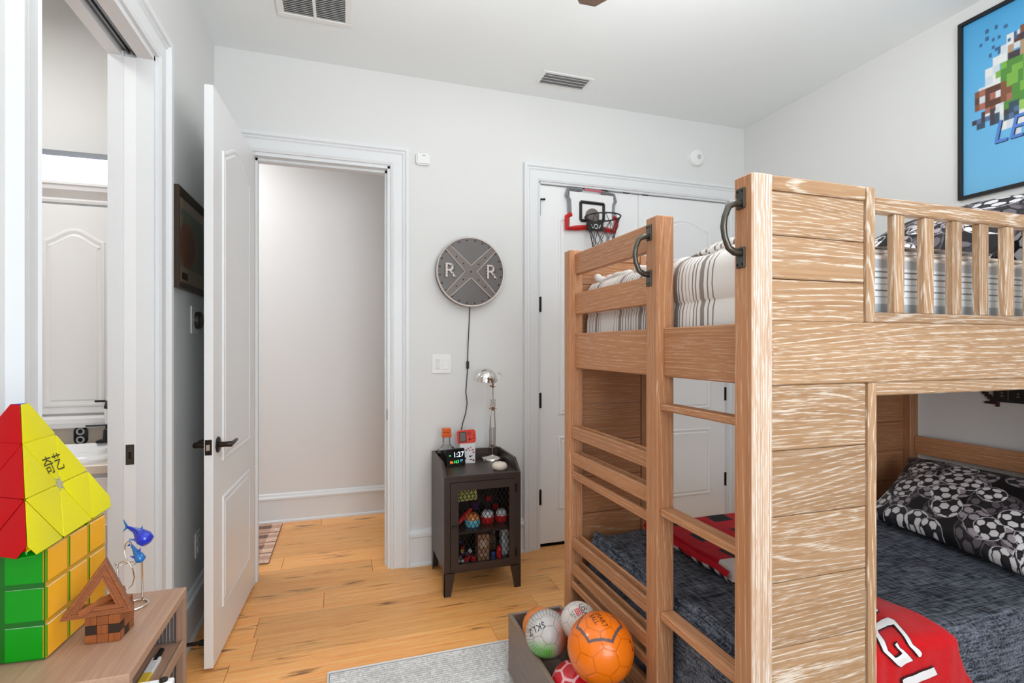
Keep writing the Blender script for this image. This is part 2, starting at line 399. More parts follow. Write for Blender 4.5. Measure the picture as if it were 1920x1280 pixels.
# doors -----------------------------------------------------------------
def inset(poly, d):
    n = len(poly); out = []
    A = sum(poly[i][0] * poly[(i + 1) % n][1] - poly[(i + 1) % n][0] * poly[i][1] for i in range(n)); sg = 1 if A > 0 else -1
    for i in range(n):
        p, q, r = Vector(poly[i - 1]), Vector(poly[i]), Vector(poly[(i + 1) % n])
        e1 = (q - p).normalized(); e2 = (r - q).normalized(); n1 = Vector((-e1.y, e1.x)) * sg; n2 = Vector((-e2.y, e2.x)) * sg
        b = n1 + n2; b = b / max(.3, b.length_squared / 2) ; out.append(tuple(q + b * d))
    return out
def arch_poly(a0, a1, z0, zc, zp, n=20):
    P = [(a0, z0), (a1, z0), (a1, zc)]
    for i in range(1, n):
        t = i / n; s = math.sin(math.pi * t) ** 1.6
        P.append((a1 + (a0 - a1) * t, zc + (zp - zc) * s))
    return P + [(a0, zc)]
PROF = [(0, 0), (.004, .006), (.012, .0075), (.018, .004), (.026, .0015), (.034, .0065), (.04, .0055)]
def panel(parent, mp, poly, name='moulded_panel'):
    m = MB(); m.loft([[mp(a, p, z) for a, z in inset(poly, o)] for o, p in PROF], cap=True)
    return m.build(name, DOORP, parent, 25)
h0 = Vector((DX0 + .016, YB - .012)); dv = Vector((-.036, -.781)).normalized(); nv = Vector((-dv.y, dv.x))
if nv.x < 0: nv = -nv
def mD(a, p, z): q = h0 + dv * a + nv * p; return (q.x, q.y, z)
def slab(mp, a0, a1, z0, z1, th):
    m = MB(); m.hexa([mp(a0, -th, z0), mp(a1, -th, z0), mp(a1, 0, z0), mp(a0, 0, z0), mp(a0, -th, z1), mp(a1, -th, z1), mp(a1, 0, z1), mp(a0, 0, z1)], .0015); return m
DW = .785
d1 = slab(mD, 0, DW, .012, 2.437, .035).build('door_1', DOORP, **ST)
panel(d1, mD, arch_poly(.13, DW - .135, .845, 2.215, 2.3)); panel(d1, mD, [(.13, .2), (DW - .135, .2), (DW - .135, .69), (.13, .69)])
mDb = lambda a, p, z: mD(a, -.035 - p, z)
panel(d1, mDb, arch_poly(.13, DW - .135, .845, 2.215, 2.3)); panel(d1, mDb, [(.13, .2), (DW - .135, .2), (DW - .135, .69), (.13, .69)])
for mp in (mD, mDb):
    a = DW - .065; z = .93; m = MB()
    def D(aa, pp, zz): return Vector(mp(aa, pp, zz))
    m.tube([D(a, 0, z), D(a, .005, z), D(a, .008, z)], [.034, .034, .028], 24)
    m.tube([D(a, .006, z), D(a, .03, z), D(a, .052, z), D(a, .058, z)], [.013, .0115, .0125, .009], 16)
    m.tube([D(a + .006, .05, z), D(a - .02, .052, z), D(a - .07, .052, z + .002), D(a - .105, .05, z + .003)], [.0095, .0095, .008, .006], 12)
    m.build('lever_handle', BRONZE, d1, 40)
m = MB(); m.hexa([mD(DW - .001, -.031, .898), mD(DW + .0015, -.031, .898), mD(DW + .0015, -.005, .898), mD(DW - .001, -.005, .898), mD(DW - .001, -.031, .962), mD(DW + .0015, -.031, .962), mD(DW + .0015, -.005, .962), mD(DW - .001, -.005, .962)]); lp = m.build('latch_plate', BRONZE, d1)
m = MB(); m.hexa([mD(DW, -.024, .918), mD(DW + .01, -.024, .918), mD(DW + .004, -.012, .918), mD(DW, -.012, .918), mD(DW, -.024, .942), mD(DW + .01, -.024, .942), mD(DW + .004, -.012, .942), mD(DW, -.012, .942)]); m.build('latch_bolt', CHROME, lp)
for z in (.25, 1.2, 2.15):
    m = MB(); q = Vector(mD(0, -.039, z)); m.cyl(q - Vector((0, 0, .045)), q + Vector((0, 0, .045)), .006, 10); m.build('hinge', BRONZE, d1)
# closet doors
YD = YB + .02
for nm, x0, x1, hx in (('door_2', CX0 + .01, 1.9955, CX0 + .007), ('door_3', 1.9985, CX1 - .01, CX1 - .007)):
    mC = lambda a, p, z: (a, YD - p, z)
    d = slab(mC, x0, x1, .024, DZ - .012, .035).build(nm, DOORP, **ST)
    panel(d, mC, arch_poly(x0 + .135, x1 - .135, .885, 2.215, 2.285)); panel(d, mC, [(x0 + .135, .245), (x1 - .135, .245), (x1 - .135, .74), (x0 + .135, .74)])
    for z in ((.345, .99, 1.63, 2.3) if nm == 'door_3' else (.345, .99, 1.63)):
        hy_ = YB - .006 if nm == 'door_2' else YD - .004; m = MB(); m.cyl((hx, hy_, z - .05), (hx, hy_, z + .05), .008, 10); m.box((hx - .012, YD - .002, z - .05), (hx + .012, YD + .001, z + .05)); m.build('hinge', BLACKM, d)
m = MB()
for x in (1.55, 1.70): m.box((x, YD - .008, DZ - .012), (x + .05, YD + .03, DZ - .004))
for x in (1.875, 2.03): m.box((x, YD - .006, DZ - .013), (x + .05, YD + .03, DZ - .004))
m.build('ball_catch', BLACKM, t2)
m = MB(); m.box((CX0 + .004, YD + .01, .001), (CX1 - .004, YD + .12, .006)); m.build('gap_shade', DARK, t2)  # near-black strip painting in the shade of the gap under the doors

# ---------------------------------------------------------------- fixed fittings
def fit(name, label, cat, loc): return thing(name, label, cat, loc)
# return air grille
t = fit('air_return_grille', 'large white two-field air return grille set in the ceiling above the open door', 'air vent', (-.14, 2.64, ZC))
x0, x1, y0, y1 = -.318, .036, 2.46, 2.822
m = MB(); w = .034
m.box((x0, y0, ZC - .009), (x1, y0 + w, ZC), .003); m.box((x0, y1 - w, ZC - .009), (x1, y1, ZC), .003); m.box((x0, y0 + w, ZC - .009), (x0 + w, y1 - w, ZC), .003); m.box((x1 - w, y0 + w, ZC - .009), (x1, y1 - w, ZC), .003)
m.box((-.148, y0 + w, ZC - .009), (-.134, y1 - w, ZC)); m.build('frame', WHITEP, t)
m = MB(); m.box((x0 + .01, y0 + .01, ZC - .001), (x1 - .01, y1 - .01, ZC - .0002)); m.build('duct', mat('return_duct', (84, 84, 84), .9), t)
for xa, xb in ((x0 + w, -.148), (-.134, x1 - w)):
    m = MB(); y = y0 + w + .004
    while y < y1 - w - .006:
        m.hexa([(xa, y, ZC - .008), (xb, y, ZC - .008), (xb, y + .0015, ZC - .0085), (xa, y + .0015, ZC - .0085), (xa, y + .0075, ZC - .0015), (xb, y + .0075, ZC - .0015), (xb, y + .009, ZC - .002), (xa, y + .009, ZC - .002)]); y += .0145
    m.build('louvres', WHITEP, t, 0, kind='stuff')
t = fit('air_supply_vent', 'small white slatted supply vent in the ceiling near the closet', 'air vent', (1.3, 2.985, ZC))
m = MB(); x0, x1, y0, y1 = 1.14, 1.475, 2.9, 3.07
m.box((x0, y0, ZC - .006), (x1, y0 + .022, ZC), .002); m.box((x0, y1 - .022, ZC - .006), (x1, y1, ZC), .002); m.box((x0, y0 + .022, ZC - .006), (x0 + .022, y1 - .022, ZC), .002); m.box((x1 - .022, y0 + .022, ZC - .006), (x1, y1 - .022, ZC), .002); m.build('frame', WHITEP, t)
m = MB(); m.box((x0 + .01, y0 + .01, ZC - .001), (x1 - .01, y1 - .01, ZC - .0002)); m.build('duct', mat('duct_grey', (150, 150, 150), .8), t)
for k in range(4):
    y = y0 + .026 + k * .032
    m = MB(); m.hexa([(x0 + .02, y, ZC - .012), (x1 - .02, y, ZC - .012), (x1 - .02, y + .002, ZC - .013), (x0 + .02, y + .002, ZC - .013), (x0 + .02, y + .018, ZC - .001), (x1 - .02, y + .018, ZC - .001), (x1 - .02, y + .02, ZC - .002), (x0 + .02, y + .02, ZC - .002)]); m.build('slat', WHITEP, t, 0)
# smoke detector
sd = Vector((2.464, YB, 2.738))
t = fit('smoke_detector', 'round white smoke detector high on the wall above the closet', 'smoke detector', sd)
m = MB(); m.lathe([(.0, 0), (.062, 0), (.062, .018), (.056, .03), (.03, .038), (0, .038)], sd, 32, 'Y'); m.build('body', WHITEP, t)
m = MB(); m.lathe([(.0, .037), (.017, .037), (.017, .041), (.012, .043), (0, .043)], sd + Vector((.008, 0, 0)), 24, 'Y'); m.build('test_button', mat('grey_plastic', (196, 196, 194), .4), t)
# door sensor
p = Vector((.46, YB, 2.505)); t = fit('door_sensor', 'small white plastic sensor beside the top corner of the door casing', 'sensor', p)
m = MB(); m.box(p + Vector((-.043, -.024, -.035)), p + Vector((.043, 0, .035)), .008, 3); m.build('case', WHITEP, t)
m = MB(); m.box(p + Vector((-.005, -.0248, .018)), p + Vector((.014, -.0235, .022))); m.build('slot', mat('mid_grey', (120, 120, 120), .5), t)
# light switch plate
p = Vector((.577, YB, 1.24)); t = fit('light_switch', 'white double switch plate with rocker and fan buttons beside the round sign', 'switch', p)
m = MB(); m.box(p + Vector((-.06, -.007, -.06)), p + Vector((.06, 0, .06)), .003, 2); m.build('plate', WHITEP, t)
m = MB(); m.box(p + Vector((.008, -.0105, -.034)), p + Vector((.042, -.006, .034)), .0015); m.build('rocker', WHITEP, t)
m = MB(); m.box(p + Vector((-.042, -.0085, -.034)), p + Vector((-.008, -.006, .034)), .001); kp = m.build('keypad', WHITEP, t)
for k in range(4):
    m = MB(); z = .026 - k * .017; m.box(p + Vector((-.037, -.0105, z - .006)), p + Vector((-.013, -.008, z + .005)), .001); m.build('button', mat('button_grey', (222, 222, 220), .4) if k == 0 else bpy.data.materials['button_grey'], kp)
# left wall fittings behind the door
p = Vector((XL, 2.82, 1.475)); t = fit('dimmer_switch', 'white wall plate with a round grey knob behind the open door', 'switch', p)
m = MB(); m.box(p + Vector((0, -.06, -.065)), p + Vector((.006, .06, .065)), .002); m.build('plate', WHITEP, t)
m = MB(); m.lathe([(0, 0), (.042, 0), (.042, .018), (.036, .024), (0, .024)], p + Vector((.005, .02, 0)), 28, 'X'); m.build('knob', PEWTER, t)
p = Vector((XL, 2.87, .39)); t = fit('wall_outlet', 'white power outlet plate low on the wall behind the open door', 'outlet', p)
m = MB(); m.box(p + Vector((0, -.04, -.06)), p + Vector((.006, .04, .06)), .002); m.build('plate', WHITEP, t)
for s in (-1, 1):
    m = MB(); m.box(p + Vector((.005, -.016, s * .024 - .014)), p + Vector((.0085, .016, s * .024 + .014)), .002); m.build('socket', WHITEP, t)
# framed picture on the left wall
p = Vector((XL, 2.76, 1.83)); t = fit('framed_picture', 'framed artwork in a dark brown frame, half hidden behind the open door', 'picture', p)
y0, y1, z0, z1 = 2.494, 3.03, 1.6, 2.03
m = MB(); fr = [(0, 0), (0, .024), (.006, .027), (.022, .02), (.03, .012), (.03, 0)]
m.loft([[(XL + pp, y, z) for oo, pp in fr for y, z in [((y0 + oo, y1 - oo)[s in (1, 2)], (z0 + oo, z1 - oo)[s >= 2])]] for s in range(4)], close=True)
m.build('frame', mat('walnut_frame', (64, 50, 38), .4, noise=.2, nscale=30), t, 25)
m = MB(); m.box((XL + .003, y0 + .025, z0 + .025), (XL + .008, y1 - .025, z1 - .025)); m.build('mat_board', mat('tan_board', (244, 222, 190), .7), t)
ga, gb = 40, 40; ys = np.linspace(y0 + .075, y1 - .075, ga); zs = np.linspace(z0 + .1, z1 - .075, gb)
Y, Z = np.meshgrid(ys, zs, indexing='ij'); e = ((Y - 2.68) / .13) ** 2 + ((Z - 1.8) / .1) ** 2
col = np.where((e < 1)[..., None], lin((226, 160, 124)), np.where((e < 1.9)[..., None], lin((206, 204, 162)), lin((188, 196, 170))))
P = np.stack([np.full_like(Y, XL + .0085), Y, Z], -1)
grid('art_print', ga, gb, P, print_mat('art_ink', .6, 0), t, col, 0)
m = MB(); m.box((XL + .008, 2.60, z0 + .045), (XL + .0095, 2.68, z0 + .075)); m.build('name_plate', mat('brass_dark', (120, 86, 46), .4, .7), t)
m = MB(); m._f([m.bm.verts.new((XL + .0105, y, z)) for y, z in ((y0 + .026, z0 + .026), (y1 - .026, z0 + .026), (y1 - .026, z1 - .026), (y0 + .026, z1 - .026))]); m.build('glass', GLASS, t)
# door stop on the baseboard
p = Vector((XL + .026, 2.56, .06)); t = fit('door_stop', 'dark metal door stop on the left baseboard beside the door', 'door stop', p)
m = MB(); m.lathe([(0, 0), (.018, 0), (.018, .004), (.008, .006), (.008, .06), (0, .06)], p, 16, 'X'); m.build('rod', BRONZE, t)
m = MB(); m.lathe([(0, .058), (.013, .058), (.013, .082), (.01, .086), (0, .086)], p, 16, 'X'); m.build('rubber_tip', mat('black_rubber', (30, 30, 30), .7), t)
# ceiling fan
fc = Vector((1.12, 1.03, 0)); t = fit('ceiling_fan', 'dark ceiling fan, one brown blade tip showing at the top of the frame', 'ceiling fan', (1.12, 1.03, ZC))
m = MB(); m.lathe([(0, ZC), (.07, ZC), (.06, ZC - .05), (.015, ZC - .06), (.015, ZC - .2), (0, ZC - .2)], fc, 24); m.build('down_rod', BRONZE, t)
m = MB(); m.lathe([(0, ZC - .19), (.05, ZC - .19), (.11, ZC - .23), (.11, ZC - .3), (.06, ZC - .34), (0, ZC - .34)], fc, 28); m.build('motor', BRONZE, t)
FANW = wood('fan_walnut', 'X', (74, 58, 48), (90, 72, 60), (60, 46, 38), lines=.4, pores=.2, rough=.4)
for k in range(4):
    a = math.radians(108 + 90 * k); m = MB(); M = Matrix.Translation((fc.x, fc.y, ZC - .335)) @ Matrix.Rotation(a, 4, 'Z') @ Matrix.Rotation(math.radians(10), 4, 'X')
    pl = [(.1, -.03), (.2, -.055), (.73, -.062), (.80, -.052), (.832, 0), (.81, .05), (.73, .064), (.2, .055), (.1, .03)]
    m.prism(pl, lambda x, y: M @ Vector((x, y, -.004)), lambda x, y: M @ Vector((x, y, .004))); m.build('blade', FANW, t)
# ---------------------------------------------------------------- bunk bed
X0, X1, Y0, Y1 = .87, 2.86, .939, 1.985
bed = thing('bunk_bed', 'tall limed oak bunk bed with an end ladder, book racks and spindle guard rail', 'bunk bed', (1.86, 1.46, 0))
def board(name, a, b, ax, bev=.003, mat_=None, parent=None):
    m = MB(); m.box(a, b, bev); return m.build(name, mat_ or OAK[ax], parent or bed, 30)
PW = .058
np_ = board('post', (X0, Y0, .012), (X0 + PW, Y0 + PW, 1.742), 'Z', .003, [OAK['Z'], OAKP_LIT])
for f in np_.data.polygons: f.material_index = 1 if f.normal.y < -.6 else 0      # front face: more lime, and its brighter light put into the colour
board('post', (X0, 1.312, .012), (X0 + PW, 1.371, 1.735), 'Z'); board('post', (X0, Y1 - PW, .012), (X0 + PW, Y1, 1.742), 'Z')
board('post', (X1 - PW, Y0, .012), (X1, Y0 + PW, 1.742), 'Z'); board('post', (X1 - PW, Y1 - PW, .012), (X1, Y1, 1.742), 'Z')
# ladder end
for z0, z1 in ((1.641, 1.727), (1.479, 1.566)): board('guard_board', (.892, 1.371, z0), (.914, Y1 - PW, z1), 'Y')
board('end_rail', (.892, 1.371, 1.261), (.914, Y1 - PW, 1.403), 'Y'); board('end_rail', (.892, Y0 + PW, 1.261), (.914, 1.312, 1.404), 'Y')
for z0, z1 in ((1.162, 1.181), (.853, .874), (.547, .572), (.24, .265)): board('ladder_step', (.88, Y0 + PW, z0), (.926, 1.312, z1), 'Y')
for z0, z1 in ((.979, 1.027), (.874, .922), (.534, .579), (.427, .474)):
    board('rack_rail', (.877, 1.371, z0), (.889, Y1 - PW, z1), 'Y', .002); board('rack_rail', (.912, 1.371, z0), (.922, Y1 - PW, z1), 'Y', .002)
for z0, z1 in ((.816, .846), (.371, .399)):
    board('rack_rail', (.877, 1.371, z0), (.889, Y1 - PW, z1), 'Y', .002); board('rack_shelf', (.889, 1.371, z0), (.922, Y1 - PW, z0 + .012), 'Y', .001)
board('base_rail', (.9, Y0 + PW, .12), (.92, 1.312, .23), 'Y'); board('base_rail', (.9, 1.371, .12), (.92, Y1 - PW, .3), 'Y')
# the long sides: near side faces -Y, far side is its mirror
def side(yo, sg):
    def B(name, x0, x1, d0, d1, z0, z1, ax, bev=.003, m=None): return board(name, (x0, yo + sg * d0, z0), (x1, yo + sg * d1, z1), ax, bev, m or (OAKF_LIT if sg > 0 else OAK)[ax])
    for xa, xb, flip in ((X0 + PW, 1.215, 0), (X0 + X1 - 1.215, X1 - PW, 1)):
        B('panel_top_rail', xa, xb, .001, .026, 1.708, 1.741, 'X')
        for z0, z1 in ((1.408, 1.5045), (1.5065, 1.6045), (1.6065, 1.707)): B('panel_plank', xa, xb, .006, .022, z0, z1, 'X', .0025)
        z = 1.26
        for k in range(8):
            z0 = max(.1, z - .1505)
            B('panel_plank', xa, xb + (.006 if not flip else 0), .006, .022, z0, z, 'X', .0025); z = z0 - .0015
            if z < .13: break
        if not flip:
            B('stile', 1.2185, 1.246, 0, .027, 1.4085, 1.742, 'Z'); B('stile', 1.224, 1.251, 0, .027, .06, 1.2605, 'Z')
        else:
            B('stile', X0 + X1 - 1.246, X0 + X1 - 1.2185, 0, .027, 1.4085, 1.742, 'Z'); B('stile', X0 + X1 - 1.251, X0 + X1 - 1.224, 0, .027, .06, 1.2605, 'Z')
    B('main_rail', X0 + PW, X1 - PW, .0005, .026, 1.2615, 1.408, 'X')
    B('lower_trim', 1.252, X0 + X1 - 1.252, .003, .026, 1.228, 1.261, 'X')
    B('guard_rail', 1.2465, X0 + X1 - 1.2465, .003, .034, 1.684, 1.7205, 'X'); B('guard_rail', 1.2465, X0 + X1 - 1.2465, .003, .034, 1.4085, 1.434, 'X')
    x = 1.324
    while x + .035 < X0 + X1 - 1.26:
        B('spindle', x, x + .035, .009, .03, 1.434, 1.684, 'Z', .002); x += .1068
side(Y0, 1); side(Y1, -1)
# far end against the right wall
for z0, z1 in ((.792, .884), (.62, .7), (1.261, 1.404), (1.479, 1.566), (1.641, 1.727), (.12, .26)): board('headboard_slat', (2.83, Y0 + PW, z0), (2.85, Y1 - PW, z1), 'Y')
for z in (1.325, .255):
    for k in range(9): board('bed_slat', (1.0 + k * .21, Y0 + .03, z - .018), (1.09 + k * .21, Y1 - .03, z), 'Y', .002)
# pull handles on the two ladder posts
def pull(y, zc):
    m = MB(); pts = [(X0 - .004, y, zc + .057), (X0 - .02, y, zc + .056), (X0 - .036, y, zc + .047), (X0 - .047, y, zc + .022), (X0 - .05, y, zc), (X0 - .047, y, zc - .022), (X0 - .036, y, zc - .047), (X0 - .02, y, zc - .056), (X0 - .004, y, zc - .057)]
    m.tube(pts, [.009, .0085, .0075, .007, .0075, .007, .0075, .0085, .009], 12); h = m.build('pull_handle', PEWTER, bed, 50)
    for s in (1, -1):
        m = MB(); z = zc + s * .068; m.box((X0 - .005, y - .0135, z - .024), (X0 + .001, y + .0135, z + .024), .002)
        pl = m.build('mounting_plate', PEWTER, h)
    m = MB()
    for s in (1, -1):
        for e in (-.0075, .0075): m.lathe([(0, -.0005), (.0034, -.0005), (.003, .001), (0, .0012)], (X0 - .005, y + e, zc + s * .084), 8, 'X', Matrix.Scale(-1, 4, (1, 0, 0)))
    m.build('screw', BLACKM, h)
pull(.973, 1.622); pull(1.351, 1.622)

# ---------------------------------------------------------------- upper bunk bedding
MX0, MX1, MY0, MY1 = .945, 2.79, .985, 1.93
def sm(a, b, x): t = np.clip((x - a) / (b - a), 0, 1); return t * t * (3 - 2 * t)
def wob(x, y, sc, seed):
    r = np.random.default_rng(seed); o = np.zeros(np.broadcast(x, y).shape)
    for k in range(6):
        a = r.uniform(0, 6.28); f = sc * (1 + .5 * k); o = o + np.sin((x * math.cos(a) + y * math.sin(a)) * f + r.uniform(0, 6.28)) / (1 + .6 * k)
    return o / 2.4
WHITEF = mat('white_cotton', (234, 232, 230), .9, bump=.3, bscale=700)
PRINTF = print_mat('printed_cotton', .85, .25, 700)
t = thing('upper_mattress', 'white mattress with thin grey stripes behind the spindle guard rail', 'mattress', (1.87, 1.46, 1.33))
m = MB(); m.box((MX0 + .02, MY0 + .012, 1.328), (MX1, MY1, 1.59), .03, 3); m.build('core', WHITEF, t, 40)
zz = np.linspace(1.345, 1.578, 120); cs = []
for z in zz:
    if z < 1.462: c = (176, 184, 190)
    elif z > 1.555: c = (186, 190, 194)
    else: c = (128, 132, 138) if ((z - 1.462) % .0165) < .0035 and z > 1.468 else (228, 234, 238)
    cs.append(lin(c))
P = np.stack([np.broadcast_to(np.array([MX0 + .05, MX1 - .03])[:, None], (2, 120)), np.full((2, 120), MY0 + .0105), np.broadcast_to(zz, (2, 120))], -1)
grid('side_band', 2, 120, P, PRINTF, t, np.broadcast_to(np.array(cs)[None], (2, 120, 3)), 0)
m = MB(); m.tube([(MX0 + .05, MY0 + .014, 1.583), (MX1 - .02, MY0 + .014, 1.583)], .007, 10); m.build('piping', WHITEF, t)
m = MB(); m.box((1.2, MY0 + .012, 1.588), (MX1 - .02, MY1 - .02, 1.606), .008, 2); m.build('top_sheet', mat('cream_sheet', (236, 226, 218), .9, bump=.3), t, 50)

thick = [(1.315, 1.335), (1.197, 1.216), (1.834, 1.851), (1.651, 1.671), (1.514, 1.536), (1.385, 1.4)]
thin = [1.9, 1.888, 1.872, 1.823, 1.808, 1.703, 1.683, 1.639, 1.62, 1.602, 1.584, 1.567, 1.55, 1.503, 1.49, 1.309, 1.294, 1.277, 1.261, 1.245, 1.231, 1.182, 1.162, 1.46, 1.44, 1.42]
def stripe(Y):
    c = np.broadcast_to(np.array(lin((236, 233, 229))), Y.shape + (3,)).copy()
    for a, b in thick: c[(Y > a) & (Y < b)] = lin((150, 140, 134))
    for a in thin: c[np.abs(Y - a) < .0019] = lin((118, 106, 100))
    return c
ny = 420; ys = np.linspace(MY0 + .004, MY1 - .006, ny)
arc = [(MX0, 1.345), (MX0 - .001, 1.41), (MX0 + .001, 1.455), (MX0 + .006, 1.4735), (MX0 + .0065, 1.477), (MX0 + .001, 1.484), (MX0 - .003, 1.52), (MX0 - .001, 1.56), (MX0 + .006, 1.585), (MX0 + .022, 1.604), (MX0 + .045, 1.612)]
for i in range(1, 40): arc.append((MX0 + .045 + i * .02, 1.613))
arc = np.array(arc); na = len(arc)
PX = np.repeat(arc[:, 0][:, None], ny, 1); PZ_ = np.repeat(arc[:, 1][:, None], ny, 1); PYY = np.repeat(ys[None], na, 0)
top = sm(1.598, 1.613, PZ_)
w1 = wob(PX, PYY, 14, 3); w2 = wob(PX, PYY, 45, 5)
PZ_ = PZ_ + top * (.006 * w1 + .002 * w2) + top * .03 * np.exp(-((PX - 1.07) / .05) ** 2) * sm(1.39, 1.25, PYY) * (1 + .3 * w1) + top * .016 * np.exp(-((PX - 1.02) / .03) ** 2) * sm(1.9, 1.6, PYY) * sm(1.25, 1.4, PYY)
PX = PX + (1 - top) * (.0012 * wob(PYY, PZ_, 30, 8)); yy = PYY + (1 - top) * .0025 * wob(PZ_, PYY, 25, 4)
cl = grid('striped_coverlet', na, ny, np.stack([PX, yy, PZ_], -1), PRINTF, None, stripe(PYY + top * .004 * w1), 60)
tag(cl, 'white coverlet with charcoal stripes tucked over the end of the upper mattress', 'coverlet')
# folded-over roll of the coverlet on top
na = 26; ny = 150; ys = np.linspace(1.005, 1.37, ny); A = np.linspace(0, 2 * math.pi, na)
hh = .034 * (sm(1.37, 1.2, ys)) + .004 + .006 * np.sin(ys * 30); ww = .085 + .02 * np.sin(ys * 18 + 1)
PX = 1.105 + .02 * np.sin(ys * 12)[None] + np.cos(A)[:, None] * ww[None]; PZ_ = 1.616 + hh[None] + np.sin(A)[:, None] * hh[None] * (1 + .12 * np.sin(ys * 50)[None]); PYY = np.repeat(ys[None], na, 0)
q = grid('coverlet_fold', na, ny, np.stack([PX, PYY, PZ_], -1), PRINTF, cl, stripe(PYY + .012 * np.sin(PX * 60)), 70)
m = MB(); yk = np.linspace(1.40, 1.90, 40); rw = lambda f, p: np.sin(yk * f + p)
m.tube([(1.0 + .008 * a, y, 1.616 + .004 * b) for y, a, b in zip(yk, rw(31, 0), rw(47, 1))], [.016 + .004 * a + .003 * b for a, b in zip(rw(55, 2), rw(90, 0))], 12)
m.tube([(1.04 + .01 * a, y, 1.615 + .004 * b) for y, a, b in zip(yk, rw(27, 2), rw(41, 0))], [.014 + .005 * a for a in rw(36, 1)], 12); m.ball((.985, 1.905, 1.63), .016, 14); m.build('rumpled_edge', WHITEF, cl, 70)

# ---------------------------------------------------------------- soccer print
ph = (1 + 5 ** .5) / 2
ICO = np.array([(0, s, t * ph) for s in (1, -1) for t in (1, -1)] + [(s, t * ph, 0) for s in (1, -1) for t in (1, -1)] + [(t * ph, 0, s) for s in (1, -1) for t in (1, -1)], float); ICO /= np.linalg.norm(ICO[0])
HEXC = []
for i in range(12):
    for j in range(i):
        for k in range(j):
            a, b, c = ICO[i], ICO[j], ICO[k]
            if min(a @ b, b @ c, a @ c) > .4: v = a + b + c; HEXC.append(v / np.linalg.norm(v))
HEXC = np.array(HEXC); FC = np.vstack([ICO * (1 / 2.327), HEXC * (1 / 2.267)])     # 12 pentagons then 20 hexagons
def ball_faces(N):
    d = N @ FC.T; s = np.sort(d, -1); return d.argmax(-1), (s[..., -1] - s[..., -2]) * 2.3
def rmat(seed): return np.array(Euler(np.random.default_rng(seed).uniform(0, 6.28, 3)).to_matrix())
def soccer(U, V, seed, w, h, r=.05, n=None):
    g = np.random.default_rng(seed); n = n or int(2.5 * w * h / (math.pi * r * r))
    C = np.broadcast_to(np.array(lin((8, 8, 12))), U.shape + (3,)).copy()
    for k in range(n):
        cx, cy = g.uniform(-w / 2 - .02, w / 2 + .02), g.uniform(-h / 2 - .02, h / 2 + .02); rr = r * g.uniform(.85, 1.1)
        lv = k / n; sh = np.array(lin((104, 96, 102) if lv < .38 else (168, 158, 164) if lv < .66 else (232, 228, 230)))
        dx, dy = (U - cx) / rr, (V - cy) / rr; d2 = dx * dx + dy * dy; msk = d2 < 1
        if not msk.any(): continue
        N = np.stack([dx[msk], dy[msk], np.sqrt(1 - d2[msk])], -1) @ rmat(seed * 100 + k).T
        f, e = ball_faces(N); col = np.where((f < 12)[:, None], np.array(lin((44, 42, 46))), sh)
        col[e < .05] = lin((30, 28, 32)); col[d2[msk] > .9] = sh; col[d2[msk] > .975] = lin((40, 38, 40)); C[msk] = col
    return C
SATIN = print_mat('printed_satin', .6, .08, 500)
def pillow(name, label, cat, corners, thick_, seed, r, mats, group=None, nu=330, nv=240, sag=0, plain=None):
    """corners: near-left, near-right, back-right, back-left of the seam"""
    a, b, c, d = [np.array(p, float) for p in corners]
    u = np.linspace(0, 1, nu)[:, None]; v = np.linspace(0, 1, nv)[None]
    U, V = np.broadcast_arrays(u, v)
    e = .045; uu = U + 0 * V
    pin = lambda s, o: (s - .5) * (1 - .10 * (1 - (2 * o - 1) ** 2)) + .5     # sides curve in between the corners
    us, vs_ = pin(U, V), pin(V, U)
    Pm = (1 - us)[..., None] * (1 - vs_)[..., None] * a + us[..., None] * (1 - vs_)[..., None] * b + us[..., None] * vs_[..., None] * c + (1 - us)[..., None] * vs_[..., None] * d
    n = np.cross(b - a, d - a); n /= np.linalg.norm(n)
    if n[2] < 0: n = -n
    w, h = np.linalg.norm(b - a), np.linalg.norm(d - a)
    prof = ((1 - (2 * U - 1) ** 2).clip(0) * (1 - (2 * V - 1) ** 2).clip(0)) ** .42
    prof = prof + .05 * prof * wob(U * w, V * h, 22, seed)
    T = Pm + n * (prof * thick_ * .62)[..., None]; Bt = Pm - n * (prof * thick_ * .38)[..., None]
    T[..., 2] -= sag * prof; 
    C = soccer((U - .5) * w, (V - .5) * h, seed, w, h, r) if plain is None else np.broadcast_to(np.array(lin(plain)), U.shape + (3,))
    o = grid(name, nu, nv, T, mats, None, C, 80, two=Bt); tag(o, label, cat, group); return o
up = pillow('soccer_pillow', 'black pillow printed with soccer balls on the upper bunk mattress', 'pillow', group='soccer print pillows', corners=[(2.02, 1.80, 1.64), (1.98, 1.12, 1.64), (2.44, 1.10, 1.90), (2.46, 1.80, 1.84)], thick_=.17, seed=12, r=.062, mats=SATIN)
up2 = pillow('soccer_pillow', 'purple-edged soccer print pillow propped behind the upper black pillow', 'pillow', group='soccer print pillows', corners=[(2.5, 1.42, 1.68), (2.48, .99, 1.68), (2.66, .99, 1.97), (2.68, 1.42, 1.93)], thick_=.14, seed=31, r=.062, mats=SATIN, nu=150, nv=110)
m = MB(); m.tube([(2.68, 1.42, 1.932), (2.675, 1.36, 1.943), (2.67, 1.2, 1.962), (2.66, .99, 1.972)], .008, 10); m.build('purple_trim', mat('purple_satin', (150, 110, 170), .5), up2)

